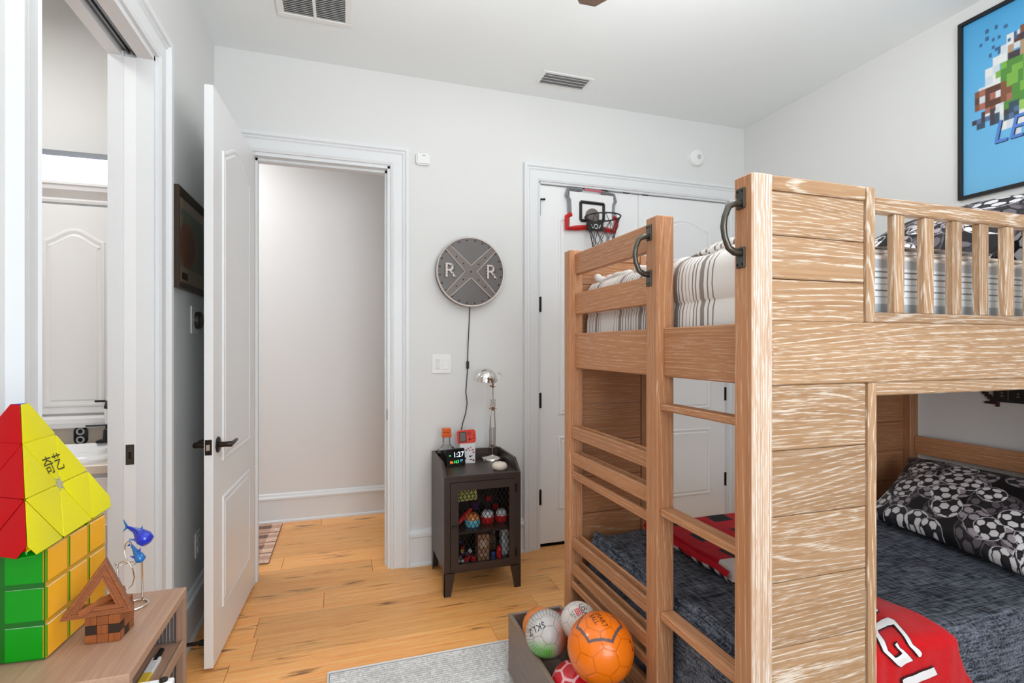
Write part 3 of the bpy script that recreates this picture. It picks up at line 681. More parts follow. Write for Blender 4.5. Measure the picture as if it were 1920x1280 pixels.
# ---------------------------------------------------------------- lower bunk bedding
t = thing('lower_mattress', 'white lower bunk mattress covered by the charcoal quilt', 'mattress', (1.87, 1.46, .26))
m = MB(); m.box((.97, 1.0, .256), (2.79, 1.92, .54), .04, 3); m.build('core', WHITEF, t, 40)
DEN = weave('charcoal_denim', (36, 39, 46), (134, 141, 154), sx=(14, 170, 170), sy=(170, 22, 170), lo=.40, hi=.70)
DY, DZT = .972, .578
def duv(X, s, lift=0):
    """point of the quilt surface: s>0 runs over the top away from the near edge, s<0 hangs down the near side"""
    R = .03; X = np.asarray(X, float); s = np.asarray(s, float); L = R * math.pi / 2; c = s + L * .5
    th = np.clip(c / R, 0, math.pi / 2)
    y = DY + R - R * np.cos(th) - 0 * s; z = DZT - R + R * np.sin(th)
    y = np.where(c > L, DY + R + (c - L), y); z = np.where(c < 0, DZT - R + c, z)
    w = wob(X, np.maximum(c, -.4), 16, 21); topf = sm(0, L * 2, c)
    z = z + topf * .007 * w + lift * topf; y = y - (1 - topf) * (.006 * wob(X * 1.8, s * .3, 20, 9) + lift + .004)
    return X, y, z
ns, nx = 150, 190
s = np.linspace(-.33, .93, ns); xs = np.linspace(0, 1, nx)
xs = np.concatenate([np.full(14, 0.), (2.795 - .945) * np.linspace(0, 1, nx - 14) ** 1.25]); drop = np.concatenate([np.linspace(.34, .012, 14), np.zeros(nx - 14)])
Xg = np.repeat((.945 + xs)[:, None], ns, 1); Sg = np.repeat(s[None], nx, 0)
x, y, z = duv(Xg, Sg)
edge = np.exp(-((Xg - .945) / .02) ** 2)
z = z - .02 * edge
z = np.minimum(z, DZT - drop[:, None] + .005 * wob(Xg, Sg, 16, 21) * (drop[:, None] == 0))
z = z + .012 * np.exp(-((Xg - .985) / .018) ** 2) * (drop[:, None] == 0) * sm(0, .05, Sg)
crease = .004 * np.exp(-(((Sg - .06 - (Xg - 1.6) * .03) / .006) ** 2)) + .004 * np.exp(-(((Sg - .012 + (Xg - 1.6) * .02) / .005) ** 2))
z = z - crease * sm(1.5, 1.7, Xg)
x = x + .004 * wob(Sg, z, 30, 14) * (drop[:, None] > 0)
q = grid('quilt', nx, ns, np.stack([x, y, z], -1), DEN, None, None, 70)
tag(q, 'charcoal woven quilt spread over the lower bunk', 'quilt')
m = MB(); pts = [(.972 + .004 * math.sin(k * 1.7), 1.03 + k * .0436, .580 + .003 * math.sin(k * 2.3)) for k in range(21)]
m.tube(pts, [.012 + .002 * math.sin(k * 1.3) for k in range(21)], 10); m.build('rolled_hem', DEN, q, 70)
# checked red blanket
nx, ny = 120, 160; X = np.linspace(1.195, 1.68, nx)[:, None]; Y = np.linspace(1.375, 1.87, ny)[None]; X, Y = np.broadcast_arrays(X, Y)
ed = np.minimum.reduce([X - 1.195, Y - 1.375, 1.87 - Y]); z = .588 + .034 * sm(0, .02, ed) + .004 * wob(X, Y, 18, 2)
cx, cy = np.floor((X - 1.195 + .02) / .095).astype(int) % 2, np.floor((Y - 1.375) / .082).astype(int) % 2
wsel = (np.floor((X - 1.195) / .19) + np.floor((Y - 1.375) / .164).astype(int) % 3) == 0
C = np.where((cx + cy == 2)[..., None], lin((20, 20, 24)), np.array(lin((196, 12, 34)))); C = np.where(((cx == 0) & (cy == 0) & wsel)[..., None], lin((232, 226, 222)), C)
FLE = print_mat('printed_fleece', .95, .6, 500, sheen=.03)
q = grid('checked_blanket', nx, ny, np.stack([X, Y, z], -1), FLE, None, C, 60)
tag(q, 'folded red, black and white checked blanket on the back of the lower bunk', 'blanket')
nf = 90; Y = np.linspace(1.375, 1.87, nf)[None]; Zr = np.linspace(0, 1, 8)[:, None]; Y, Zr = np.broadcast_arrays(Y, Zr)
C = np.where((np.floor((Y - 1.22) / .028).astype(int) % 2 == 0)[..., None], lin((18, 18, 22)), np.array(lin((228, 222, 218)))); C = np.where((Zr > .45)[..., None], lin((190, 12, 32)), C)
C = np.where(((Y > 1.56) & (Zr <= .45) & (np.floor(Y / .06).astype(int) % 2 == 0))[..., None], lin((190, 12, 32)), C)
grid('bound_edge', 8, nf, np.stack([1.188 + .012 * np.sin(Zr * 3.14 + 3.14) + .004 * np.sin(Y * 40), Y, .586 + Zr * .036], -1), FLE, q, C, 70)
# red round blanket draped over the near edge
bs = np.linspace(-.3, .34, 70)
kn = [(.34, 1.3), (.31, 1.46), (.27, 1.535), (.204, 1.57), (.108, 1.565), (.037, 1.56), (-.056, 1.578), (-.127, 1.625), (-.17, 1.655), (-.3, 1.70)]
xr = np.interp(bs, [k[0] for k in kn[::-1]], [k[1] for k in kn[::-1]]); xr = np.convolve(np.pad(xr, 2, 'edge'), np.ones(5) / 5, 'valid')
uu = np.linspace(0, 1, 60)[:, None]; Xb = 1.262 + (xr[None] - 1.262) * uu; Sb = np.broadcast_to(bs[None], Xb.shape)
x, y, z = duv(Xb, Sb, .009)
fray = sm(1, .97, np.broadcast_to(uu, Xb.shape)); z = z - .006 * (1 - fray) * (Sb > 0)
RED = mat('red_fleece', (206, 20, 28), .95, noise=.12, nscale=40, bump=.9, bscale=350, sheen=.15, spec=.1)
q = grid('red_blanket', 60, 70, np.stack([x, y, z], -1), RED, None, None, 70); md = q.modifiers.new('thickness', 'SOLIDIFY'); md.thickness = .006; md.offset = -1
tag(q, 'red round fleece blanket with white letters G and I draped over the lower bunk', 'blanket')
def unf(px, py):                    # photograph point -> (X, s) of the quilt surface
    p = onZ(px, py, DZT)
    if p.y >= DY: return p.x, p.y - DY
    p = onY(px, py, DY); return p.x, p.z - DZT
zf = 6.4
Gp = [(45, 650), (110, 612), (185, 592), (255, 618), (330, 690), (400, 755), (465, 820), (478, 850), (465, 885), (440, 890), (405, 840), (375, 790), (245, 655), (170, 668), (45, 715), (45, 735), (90, 790), (165, 905), (262, 858), (240, 820), (205, 800), (235, 785), (290, 830), (365, 930), (225, 1008), (180, 980), (100, 890), (45, 820), (10, 760), (10, 690)]
Ip = [(250, 1165), (430, 1080), (605, 1003), (648, 1092), (470, 1170), (280, 1265)]
Fp = [(20, 470), (45, 480), (72, 512), (40, 525), (10, 520)]
WL, BLK = mat('white_felt', (236, 232, 232), .9), mat('black_felt', (24, 20, 24), .9)
for P_ in (Gp, Ip, Fp):
    for grow, lf, mt, nm in ((-9, .0158, BLK, 'letter_outline'), (0, .0172, WL, 'letter')):
        pp = inset(P_, grow) if grow else P_
        bm = bmesh.new(); vv = [bm.verts.new((a, b, 0)) for a, b in pp]
        for tri in tessellate_polygon([[Vector((a, b, 0)) for a, b in pp]]):
            if len(set(tri)) == 3: bm.faces.new([vv[k] for k in tri])
        bmesh.ops.subdivide_edges(bm, edges=bm.edges, cuts=5, use_grid_fill=True)
        for v in bm.verts:
            X_, s_ = unf(1640 + v.co.x / zf, 1080 + v.co.y / zf); a, b, c = duv(X_, s_, lf); v.co = (float(a), float(b), float(c))
        me = bpy.data.meshes.new(nm); bm.to_mesh(me); bm.free(); link(nm, me, mt, q, 0)
lp_ = pillow('soccer_pillow', 'black pillow printed with grey and white soccer balls on the lower bunk', 'pillow', group='soccer print pillows', corners=[(2.19, 1.70, .605), (2.08, 1.03, .605), (2.56, .99, .82), (2.66, 1.84, .80)], thick_=.15, seed=5, r=.056, mats=SATIN, sag=0)
# wall pieces beside the bunk
p = Vector((XR - .012, 1.3, 1.17)); t = thing('wall_plaque', 'black rectangular plaque with white marks on the wall inside the lower bunk', 'sign', p)
m = MB(); m.box((XR - .02, 1.0, 1.092), (XR - .002, 1.615, 1.25), .002); m.build('panel', mat('black_board', (22, 21, 22), .5), t)
m = MB()
for k in range(6): 
    y = 1.605 - k * .06; m.box((XR - .0212, y - .0495, 1.1), (XR - .0198, y - .047, 1.24))
    m.box((XR - .0212, y - .032, 1.118), (XR - .0198, y - .019, 1.124)); m.box((XR - .0212, y - .028, 1.13), (XR - .0198, y - .022, 1.138))
m.build('marks', mat('faded_white', (120, 116, 112), .7), t)
p = Vector((XR - .006, 1.64, 1.1)); t = thing('toy_sword', 'small dark blocky toy sword hung on the wall beside the black plaque', 'toy', p)
SWD = mat('sword_dark', (44, 26, 24), .6); q_ = .011
def vox(cells, name, mt):
    m = MB()
    for i, k in cells: m.box((XR - .014, 1.675 - (i + 1) * q_, 1.145 - (k + 1) * q_), (XR - .002, 1.675 - i * q_, 1.145 - k * q_), .0006)
    m.build(name, mt, t)
vox([(i, i) for i in range(4)] + [(i + 1, i) for i in range(4)], 'blade', SWD); vox([(3, 5), (4, 4), (5, 3), (5, 4), (4, 5), (2, 5)], 'guard', SWD); vox([(5, 5), (6, 6), (6, 5)], 'grip', mat('sword_red', (70, 30, 28), .6))

# ---------------------------------------------------------------- poster
p = Vector((XR - .012, 1.46, 2.5)); t = thing('wall_poster', 'large blue poster of coloured block shapes in a thin black frame', 'poster', p)
py0, py1, pz0, pz1 = 1.155, 1.762, 2.07, 2.94; fw = .017
m = MB()
for a, b in (((py0, pz0), (py1, pz0 + fw)), ((py0, pz1 - fw), (py1, pz1)), ((py0, pz0 + fw), (py0 + fw, pz1 - fw)), ((py1 - fw, pz0 + fw), (py1, pz1 - fw))): m.box((XR - .022, a[0], a[1]), (XR - .001, b[0], b[1]), .001)
m.build('frame', mat('black_frame', (26, 25, 26), .4), t)
ng, mg = 150, 214; ya = np.linspace(py1 - fw, py0 + fw, ng); za = np.linspace(pz0 + fw, pz1 - fw, mg); Y, Z = np.meshgrid(ya, za, indexing='ij')
u = (py1 - Y) / (py1 - py0); v = (pz1 - Z) / (pz1 - pz0)
C = np.stack([np.interp(v, [0, 1], [lin((78, 166, 218))[k], lin((118, 188, 228))[k]]) for k in range(3)], -1)
g = np.random.default_rng(4); pal = [(96, 62, 48), (132, 84, 62), (122, 176, 74), (84, 140, 62), (214, 214, 208), (170, 108, 92), (70, 62, 70), (176, 150, 120), (88, 110, 150)]
cell = lambda a, q: np.floor(a / q) * q
def blob(cu, cv, ru, rv, cols, q=.03, dens=.8, seed=0):
    uu, vv = cell(u, q), cell(v, q); hsh = np.abs(np.sin(uu * 913.1 + vv * 471.7 + seed) * 4375.5) % 1
    msk = (((uu - cu) / ru) ** 2 + ((vv - cv) / rv) ** 2 < 1) & (hsh < dens)
    idx = (hsh * 997).astype(int) % len(cols)
    C[msk] = np.array([lin(c) for c in cols])[idx[msk]]
blob(.55, .42, .42, .3, [(226, 228, 226), (206, 216, 222)], .045, .85, 1)
blob(.6, .3, .3, .2, [pal[0], pal[1], pal[7], pal[6]], .04, .7, 2); blob(.36, .36, .12, .07, [pal[3], pal[2]], .035, 1, 3)
blob(.42, .5, .14, .1, [pal[2], pal[3], (150, 196, 96)], .05, .95, 4); blob(.2, .46, .13, .07, [pal[5], pal[1], pal[0]], .035, .85, 5); blob(.24, .57, .16, .05, [pal[6], pal[8], (60, 80, 96)], .03, .75, 6)
blob(.72, .52, .2, .12, [pal[0], pal[5], pal[7], pal[4]], .04, .85, 7); blob(.25, .17, .12, .1, [(60, 100, 140)], .02, .12, 8)
grid('print', ng, mg, np.stack([np.full_like(Y, XR - .006), Y, Z], -1), print_mat('poster_ink', .6, 0), t, C, 0)
for s_, sz, u0, v0, mt, sh in (('MIN', .062, .52, .60, mat('ink_sand', (222, 206, 176), .6), 0), ('LEGE', .115, .46, .685, mat('ink_blue', (84, 130, 206), .6), .25)):
    for off, mm, nm in ((.004, mat('ink_dark', (44, 48, 78), .6) if 'ink_dark' not in bpy.data.materials else bpy.data.materials['ink_dark'], 'lettering_shadow'), (0, mt, 'lettering')):
        fn = lambda c, u0=u0, v0=v0, off=off, sh=sh: Vector((XR - .0072 - (.0008 if not off else 0), py1 - u0 * (py1 - py0) - c.x * 1.05 - c.y * sh - off, pz1 - v0 * (pz1 - pz0) + c.y * 1.3 - off))
        lettering(nm, s_, sz, 0, fn, mm, t)
# ---------------------------------------------------------------- rugs
RUGM = weave('rug_weave', (196, 193, 190), (238, 236, 233), sx=(60, 72, 30), sy=(240, 72, 30), bump=.8, lo=.4, hi=.62)
t = thing('woven_rug', 'pale grey ribbed woven rug with a white bound edge on the oak floor', 'rug', (1.1, 1.0, 0))
m = MB(); m.box((-.062, -.6, .0005), (2.6, 2.256, .0042)); m.build('backing', mat('rug_backing', (112, 108, 105), .95), t)
m = MB(); y = 2.248
while y > .9:
    m.loft([[(x, y - .0118, .004), (x, y - .0104, .0095), (x, y - .0068, .0115), (x, y - .0032, .0095), (x, y - .0018, .004)] for x in (-.058, 2.59)]); y -= .0138
m.build('ribs', RUGM, t, 50, kind='stuff')
m = MB(); m.tube([(-.064, -.6, .006), (-.064, 2.258, .006), (2.6, 2.258, .006)], .006, 8); m.build('bound_edge', mat('white_binding', (228, 226, 224), .9), t)
t = thing('hall_rug', 'small pink and brown plaid rug on the hall floor', 'rug', (-.9, 3.9, 0))
nx, ny = 160, 130; X = np.linspace(-1.35, -.45, nx)[:, None]; Y = np.linspace(3.52, 4.275, ny)[None]; X, Y = np.broadcast_arrays(X, Y)
base = np.array(lin((236, 200, 176))); C = np.broadcast_to(base, X.shape + (3,)).copy()
a = (np.abs(((X + .62) % .34) - .06) < .045); b = (np.abs(((Y + .05) % .2) - .05) < .035); c = (np.abs(((X + .62) % .34) - .2) < .012) | (np.abs(((Y + .05) % .2) - .13) < .01)
C[a | b] = lin((206, 164, 142)); C[a & b] = lin((132, 104, 92)); C[c] = lin((164, 130, 116))
C *= (1 + .1 * rng.normal(size=X.shape).clip(-2, 2))[..., None]
grid('pile', nx, ny, np.stack([X, Y, .012 + .001 * rng.normal(size=X.shape)], -1), FLE, t, C.clip(0, 1), 0)
m = MB(); m.box((-1.352, 3.518, .0005), (-.448, 4.277, .0105), .004); m.build('backing', mat('rug_brown', (150, 118, 102), .95), t)

# ---------------------------------------------------------------- metal locker nightstand
NM = mat('locker_brown', (62, 50, 44), .38, .1, noise=.08, nscale=15, spec=.5)
NX0, NX1, NY0, NY1, NZB, NZT = .508, .942, 2.757, 3.172, .128, .648
ns = thing('locker_nightstand', 'dark brown metal locker nightstand with a wire mesh door', 'nightstand', (.725, 2.965, 0))
for nm, xa in (('side_panel', NX0), ('side_panel', NX1 - .014)):
    m = MB(); pl = [(NY0, NZB), (NY1, NZB), (NY1, NZT + .062), (NY0 + .085, NZT + .062), (NY0 + .004, NZT), (NY0, NZT - .004)]
    m.prism(pl, lambda a, b: (xa, a, b), lambda a, b: (xa + .014, a, b)); m.build(nm, NM, ns, 20)
m = MB(); m.box((NX0 + .014, NY0 + .001, NZT - .016), (NX1 - .014, NY1 - .014, NZT), .001); m.build('top', NM, ns)
m = MB(); m.box((NX0 + .014, NY1 - .014, NZB), (NX1 - .014, NY1, NZT + .062), .001); m.build('back_panel', NM, ns)
m = MB(); m.box((NX0 + .014, NY0 + .012, NZB), (NX1 - .014, NY1 - .014, NZB + .014)); m.build('bottom', NM, ns)
m = MB(); m.box((NX0 + .014, NY0 + .03, .318), (NX1 - .014, NY1 - .014, .332)); m.build('shelf', NM, ns)
m = MB()
for a, b in (((NX0 + .014, NZB - .004), (NX0 + .032, NZT - .016)), ((NX1 - .032, NZB - .004), (NX1 - .014, NZT - .016)), ((NX0 + .032, NZT - .034), (NX1 - .032, NZT - .016)), ((NX0 + .032, NZB - .004), (NX1 - .032, NZB + .012))): m.box((a[0], NY0, a[1]), (b[0], NY0 + .014, b[1]))
m.build('front_frame', NM, ns)
for sx in (0, 1):
    for sy in (0, 1):
        x = NX0 if sx == 0 else NX1; y = NY0 if sy == 0 else NY1; dx = 1 if sx == 0 else -1; dy = 1 if sy == 0 else -1
        m = MB(); wt, wb = .062, .036
        m.hexa([(x, y, 0), (x + dx * wb, y, 0), (x + dx * wb, y + dy * .004, 0), (x, y + dy * .004, 0), (x, y, NZB), (x + dx * wt, y, NZB), (x + dx * wt, y + dy * .004, NZB), (x, y + dy * .004, NZB)])
        m.hexa([(x, y, 0), (x + dx * .004, y, 0), (x + dx * .004, y + dy * wb, 0), (x, y + dy * wb, 0), (x, y, NZB), (x + dx * .004, y, NZB), (x + dx * .004, y + dy * wt, NZB), (x, y + dy * wt, NZB)])
        m.build('leg', NM, ns, 0)
dr = MB(); dx0, dx1, dz0, dz1 = .542, .908, .142, .612; ox0, ox1, oz0, oz1 = .586, .874, .2, .568
oz0 = .17
for a, b in (((dx0, dz0), (ox0, dz1)), ((ox1, dz0), (dx1, dz1)), ((ox0, dz0), (ox1, oz0)), ((ox0, oz1), (ox1, dz1))): dr.box((a[0], NY0 - .006, a[1]), (b[0], NY0 + .008, b[1]))
dr = dr.build('door', NM, ns)
m = MB(); MW = mat('mesh_black', (36, 30, 28), .45, .4); pitch = .0235; sl = 1.75
def clipseg(x0, z0, x1, z1):
    t0, t1 = 0., 1.
    for p_, q_ in ((-(x1 - x0), x0 - ox0), (x1 - x0, ox1 - x0), (-(z1 - z0), z0 - oz0), (z1 - z0, oz1 - z0)):
        if abs(p_) < 1e-9:
            if q_ < 0: return None
        else:
            r = q_ / p_
            if p_ < 0: t0 = max(t0, r)
            else: t1 = min(t1, r)
    return None if t0 >= t1 else (x0 + (x1 - x0) * t0, z0 + (z1 - z0) * t0, x0 + (x1 - x0) * t1, z0 + (z1 - z0) * t1)
for sg in (1, -1):
    for k in range(-40, 40):
        c = ox0 + k * pitch; g = clipseg(c, oz0 - .05, c + sg * .5 / sl, oz0 + .45)
        if g: m.tube([(g[0], NY0 + .001 + .001 * sg, g[1]), (g[2], NY0 + .001 + .001 * sg, g[3])], .0015, 4)
m.build('wire_mesh', MW, dr, 0, kind='stuff')
m = MB(); m.cyl((.553, NY0 - .02, .38), (.553, NY0 - .004, .38), .005, 10); m.tube([(.548, NY0 - .018, .38), (.57, NY0 - .02, .381), (.582, NY0 - .02, .38)], .0042, 8); m.build('latch_handle', BLACKM, dr)
for z in (.56, .2):
    m = MB(); m.cyl((dx1 + .006, NY0 - .006, z - .022), (dx1 + .006, NY0 - .006, z + .022), .005, 10); m.build('hinge', BLACKM, dr)

# things inside the locker
SY = 2.86
def inside(name, label, cat): return tag(name, label, cat)
TOYR, TOYB, TOYW, TOYO = mat('toy_red', (206, 34, 36), .35), mat('toy_blue', (40, 84, 160), .35), mat('toy_white', (232, 232, 232), .4), mat('toy_orange', (224, 130, 60), .4)
TOYC = mat('toy_cyan', (120, 204, 220), .35)
def tub(x, y, z, r, h, body, lid, label, grp=None):
    t = thing('toy_tub', label, 'toy', (x, y, z), 'round toys on the locker shelf')
    m = MB(); m.lathe([(0, 0), (r * .9, 0), (r, h * .12), (r, h * .5), (r * .93, h * .55), (0, h * .55)], (x, y, z), 20); m.build('bowl', body, t)
    m = MB(); m.lathe([(0, h * .55), (r * .9, h * .55), (r * .82, h * .85), (r * .6, h), (0, h)], (x, y, z), 20); m.build('lid', lid, t)
    m = MB()
    for k in range(7):
        a = k * .9; m.ball((x + r * .78 * math.cos(a), y + r * .78 * math.sin(a), z + h * .66), r * .14, 8)
    m.build('knobs', TOYR if lid is TOYW else TOYW, t)
tub(.69, 2.87, .3325, .044, .07, TOYC, TOYO, 'round sky blue toy with an orange lid on the locker shelf')
tub(.787, 2.90, .3325, .04, .066, TOYR, TOYW, 'middle red and white round toy on the locker shelf, beside the blue one')
tub(.872, 2.90, .3325, .037, .066, TOYR, TOYW, 'rightmost red and white round toy on the locker shelf')
m = MB(); M = Matrix.Translation((.675, 2.99, .475)) @ Matrix.Rotation(math.radians(-3), 4, 'Y'); m.box((-.072, -.004, -.036), (.072, .004, .036), .002, 1, M); q = m.build('game_card', mat('lime_card', (226, 222, 130), .6), None)
tag(q, 'pale yellow patterned card standing at the back of the locker shelf', 'card')
m = MB()
for k in range(6):
    for j in range(3): m.box((-.06 + k * .021, -.0055, -.028 + j * .02), (-.046 + k * .021, -.0042, -.014 + j * .02), 0, 1, M)
m.build('print_squares', mat('card_olive', (150, 146, 70), .6), q)
m = MB(); m.tube([(.61, 2.87, .352), (.65, 2.88, .39), (.69, 2.89, .42)], [.012, .014, .01], 10); q = m.build('toy_stick', TOYR); tag(q, 'red toy stick leaning over the blue round toy in the locker', 'toy')
def carton(name, label, cat, x0, x1, y0, y1, z0, z1, mt, mt2, rot=0):
    t = thing(name, label, cat, ((x0 + x1) / 2, (y0 + y1) / 2, z0), 'cartons on the locker floor'); c = Vector(((x0 + x1) / 2, (y0 + y1) / 2, z0)); M = Matrix.Translation(c) @ Matrix.Rotation(rot, 4, 'Y') @ Matrix.Translation(-c)
    m = MB(); m.box((x0, y0, z0), (x1, y1, z1), .002, 1, M); m.build('carton', mt, t)
    m = MB(); w, h = x1 - x0, z1 - z0; m.box((x0 + .2 * w, y0 - .0008, z0 + .52 * h), (x1 - .25 * w, y0 + .001, z0 + .78 * h), 0, 1, M); m.build('label_patch', mt2, t); m = MB(); m.box((x0 + .12 * w, y0 - .0008, z0 + .2 * h), (x1 - .12 * w, y0 + .001, z0 + .24 * h), 0, 1, M); m.build('label_patch', mt2, t)
KRAFT = mat('kraft_board', (160, 118, 90), .7, noise=.15, nscale=40); KR2 = mat('kraft_light', (196, 172, 150), .7)
carton('toy_carton', 'upright tan carton in the middle of the locker floor', 'box', .713, .78, 2.83, 2.9, .1425, .288, KRAFT, KR2)
carton('toy_carton', 'tilted brown carton with a dark round print at the back of the locker', 'box', .8, .862, 2.96, 3.02, .1425, .312, mat('brown_board', (122, 96, 72), .7, noise=.2), mat('brown_dark', (70, 52, 40), .7), math.radians(-6))
carton('white_carton', 'tall white carton at the right side of the locker floor', 'box', .868, .916, 2.87, 2.93, .1425, .312, TOYW, mat('pale_grey', (206, 204, 202), .6))
def can(x, y, z, r, h, mt, label):
    t = thing('toy_bottle', label, 'bottle', (x, y, z), 'small bottles on the locker floor'); m = MB(); m.lathe([(0, 0), (r, 0), (r, h * .78), (r * .7, h * .86), (0, h * .86)], (x, y, z), 16); m.build('body', mt, t)
    m = MB(); m.lathe([(0, h * .86), (r * .6, h * .86), (r * .6, h), (0, h)], (x, y, z), 12); m.build('cap', BLACKM if mt is TOYB else mt, t)
can(.832, 2.815, .1425, .0165, .078, TOYR, 'small red bottle on the locker floor before the cartons'); can(.798, 2.815, .1425, .0115, .058, TOYB, 'small blue bottle on the locker floor left of the red one')
t = thing('toy_figures', 'jumble of tiny dark toys heaped in the left corner of the locker floor', 'toys', (.64, 2.84, .1425))
m = MB(); cols = [BLACKM, TOYW, TOYR, mat('toy_gold', (200, 160, 70), .4), mat('toy_purple', (90, 60, 110), .4), mat('toy_grey', (90, 92, 98), .5)]
for k in range(60):
    m.mi = int(rng.choice([0, 0, 0, 0, 0, 5, 5, 0, 1, 2, 3, 4])); s_ = rng.uniform(.007, .016); x, y = rng.uniform(.585, .69), rng.uniform(2.80, 2.93); z = .145 + s_ * .6 + rng.uniform(0, .09) * (1 - (x - .585) / .14)
    m.box((-s_, -s_, -s_ * .6), (s_, s_, s_ * .6), .002, 1, Matrix.Translation((x, y, z)) @ Euler(rng.uniform(0, 6, 3)).to_matrix().to_4x4())
m.build('toy_heap', cols, t, 0, kind='stuff')
t = thing('toy_figures', 'dark toys standing in the shadow at the back of the locker shelf', 'toys', (.8, 3.08, .3325))
m = MB()
for k in range(16):
    m.mi = int(rng.choice([0, 0, 5, 2, 4])); s_ = rng.uniform(.012, .024); m.box((-s_, -s_ * .7, -s_), (s_, s_ * .7, s_), .003, 1, Matrix.Translation((rng.uniform(.56, .9), rng.uniform(3.05, 3.12), .3325 + s_ + rng.uniform(0, .14))) @ Euler((0, 0, rng.uniform(0, 3))).to_matrix().to_4x4())
m.build('toy_heap', cols, t, 0, kind='stuff')

# things on top of the locker
ZT = NZT
# flask
c = Vector((.582, 3.085, ZT)); t = thing('potion_flask', 'clear glass flask with a square orange stopper on the locker', 'bottle', c)
m = MB(); m.lathe([(0, 0), (.05, 0), (.057, .006), (.058, .05), (.052, .085), (.028, .108), (.024, .12), (.024, .155), (.027, .158), (.0235, .158), (.0215, .122), (.025, .112), (.049, .084), (.0545, .05), (.0535, .01), (0, .004)], c, 10); m.build('glass_body', GLASS, t, 20)
m = MB(); m.box(c + Vector((-.027, -.024, .158)), c + Vector((.027, .024, .184)), .003); m.box(c + Vector((-.025, -.022, .186)), c + Vector((.025, .022, .211)), .003); m.build('stopper', mat('orange_acrylic', (220, 96, 36), .25), t)
# digital clock
t = thing('digital_clock', 'small black digital clock reading 1:27 on the locker', 'clock', (.62, 2.985, ZT))
M = Matrix.Translation((.566, 2.972, ZT + .0005)) @ Matrix.Rotation(math.radians(16), 4, 'Z') @ Matrix.Rotation(math.radians(-9), 4, 'X')
m = MB(); m.box((0, 0, 0), (.122, .032, .1), .004, 2, M); m.build('case', mat('black_plastic', (26, 26, 28), .3), t)
m = MB(); m.box((.007, -.0008, .008), (.115, .001, .092), .0005, 1, M); sc = m.build('screen', mat('screen_black', (8, 9, 13), .15), t)
def onclock(u, v): return lambda q: M @ Vector((u + q.x, -.0016, v + q.y))
EW = mat('led_white', (225, 235, 255), .5, emit=1.0); EO = mat('led_orange', (240, 130, 40), .5, emit=.9); EG = mat('led_green', (60, 230, 120), .5, emit=.9); EB = mat('led_blue', (120, 190, 240), .5, emit=.8)
for s_, sz, u, v, mt in (('1:27', .042, .078, .064, EW), ('86', .022, .030, .024, EO), ('163', .025, .06, .024, EG), ('57', .018, .095, .028, EB)): lettering('digits', s_, sz, 0, onclock(u, v), mt, sc)
m = MB(); m.box((.018, -.0016, .06), (.026, -.001, .066), 0, 1, M); m.build('icon', EG, sc)
# handheld game and its box
c = Vector((.707, 3.06, ZT)); t = thing('dotted_box', 'white box with small red and dark blocky prints under the red game', 'box', c)
m = MB(); m.box(c + Vector((-.05, -.022, 0)), c + Vector((.042, .022, .118)), .002); m.build('carton', TOYW, t)
m = MB()
for k in range(16):
    m.mi = int(rng.integers(0, 2)); u, v = rng.uniform(-.04, .03), rng.uniform(.01, .1); w_ = rng.choice([.006, .009, .012]); m.box(c + Vector((u, -.0228, v)), c + Vector((u + w_, -.021, v + .007)))
m.build('prints', [mat('print_red', (180, 40, 50), .6), mat('print_plum', (90, 50, 60), .6)], t, 0)
c = Vector((.7, 3.055, ZT + .1185)); t = thing('handheld_game', 'orange-red handheld game console with a dark screen leaning above the white box', 'game console', c)
M = Matrix.Translation(c) @ Matrix.Rotation(math.radians(-6), 4, 'X') @ Matrix.Rotation(math.radians(-2), 4, 'Y')
m = MB(); m.box((-.058, -.009, 0), (.058, .009, .079), .007, 3, M); m.build('body', mat('coral_red', (226, 66, 44), .35), t)
m = MB(); m.box((-.046, -.0102, .009), (-.001, -.008, .07), .001, 1, M); sc = m.build('bezel', mat('bezel_maroon', (70, 30, 30), .3), t)
m = MB(); m.box((-.041, -.0112, .014), (-.007, -.0095, .065), .0005, 1, M); m.build('screen', mat('lcd_grey', (112, 106, 100), .25), sc)
DR = mat('button_maroon', (110, 26, 26), .4)
m = MB(); m.box((.01, -.0112, .02), (.028, -.008, .026), .001, 1, M); m.box((.016, -.0112, .014), (.022, -.008, .032), .001, 1, M); m.build('direction_pad', DR, t)
for u, v in ((.016, .05), (.024, .058), (.008, .058), (.016, .066), (.042, .028), (.046, .045)):
    m = MB(); m.lathe([(0, .008), (.0042, .008), (.0042, .0108), (0, .0112)], (0, 0, 0), 12, 'Y', None); m.xf(M @ Matrix.Translation((u, 0, v))); m.build('button', DR, t)
# white puck
c = Vector((.842, 2.835, ZT)); t = thing('round_gadget', 'rounded off-white gadget at the front of the locker top', 'gadget', c)
m = MB(); m.lathe([(0, 0), (.03, 0), (.041, .009), (.0435, .02), (.04, .032), (.028, .04), (.012, .0415), (0, .0415)], c, 32); m.build('shell', mat('ivory_plastic', (222, 208, 192), .4), t, 60)
m = MB(); m.lathe([(0, .041), (.01, .0415), (.01, .044), (.007, .0455), (0, .0455)], c, 20); m.build('button', mat('ivory_light', (236, 226, 214), .35), t)
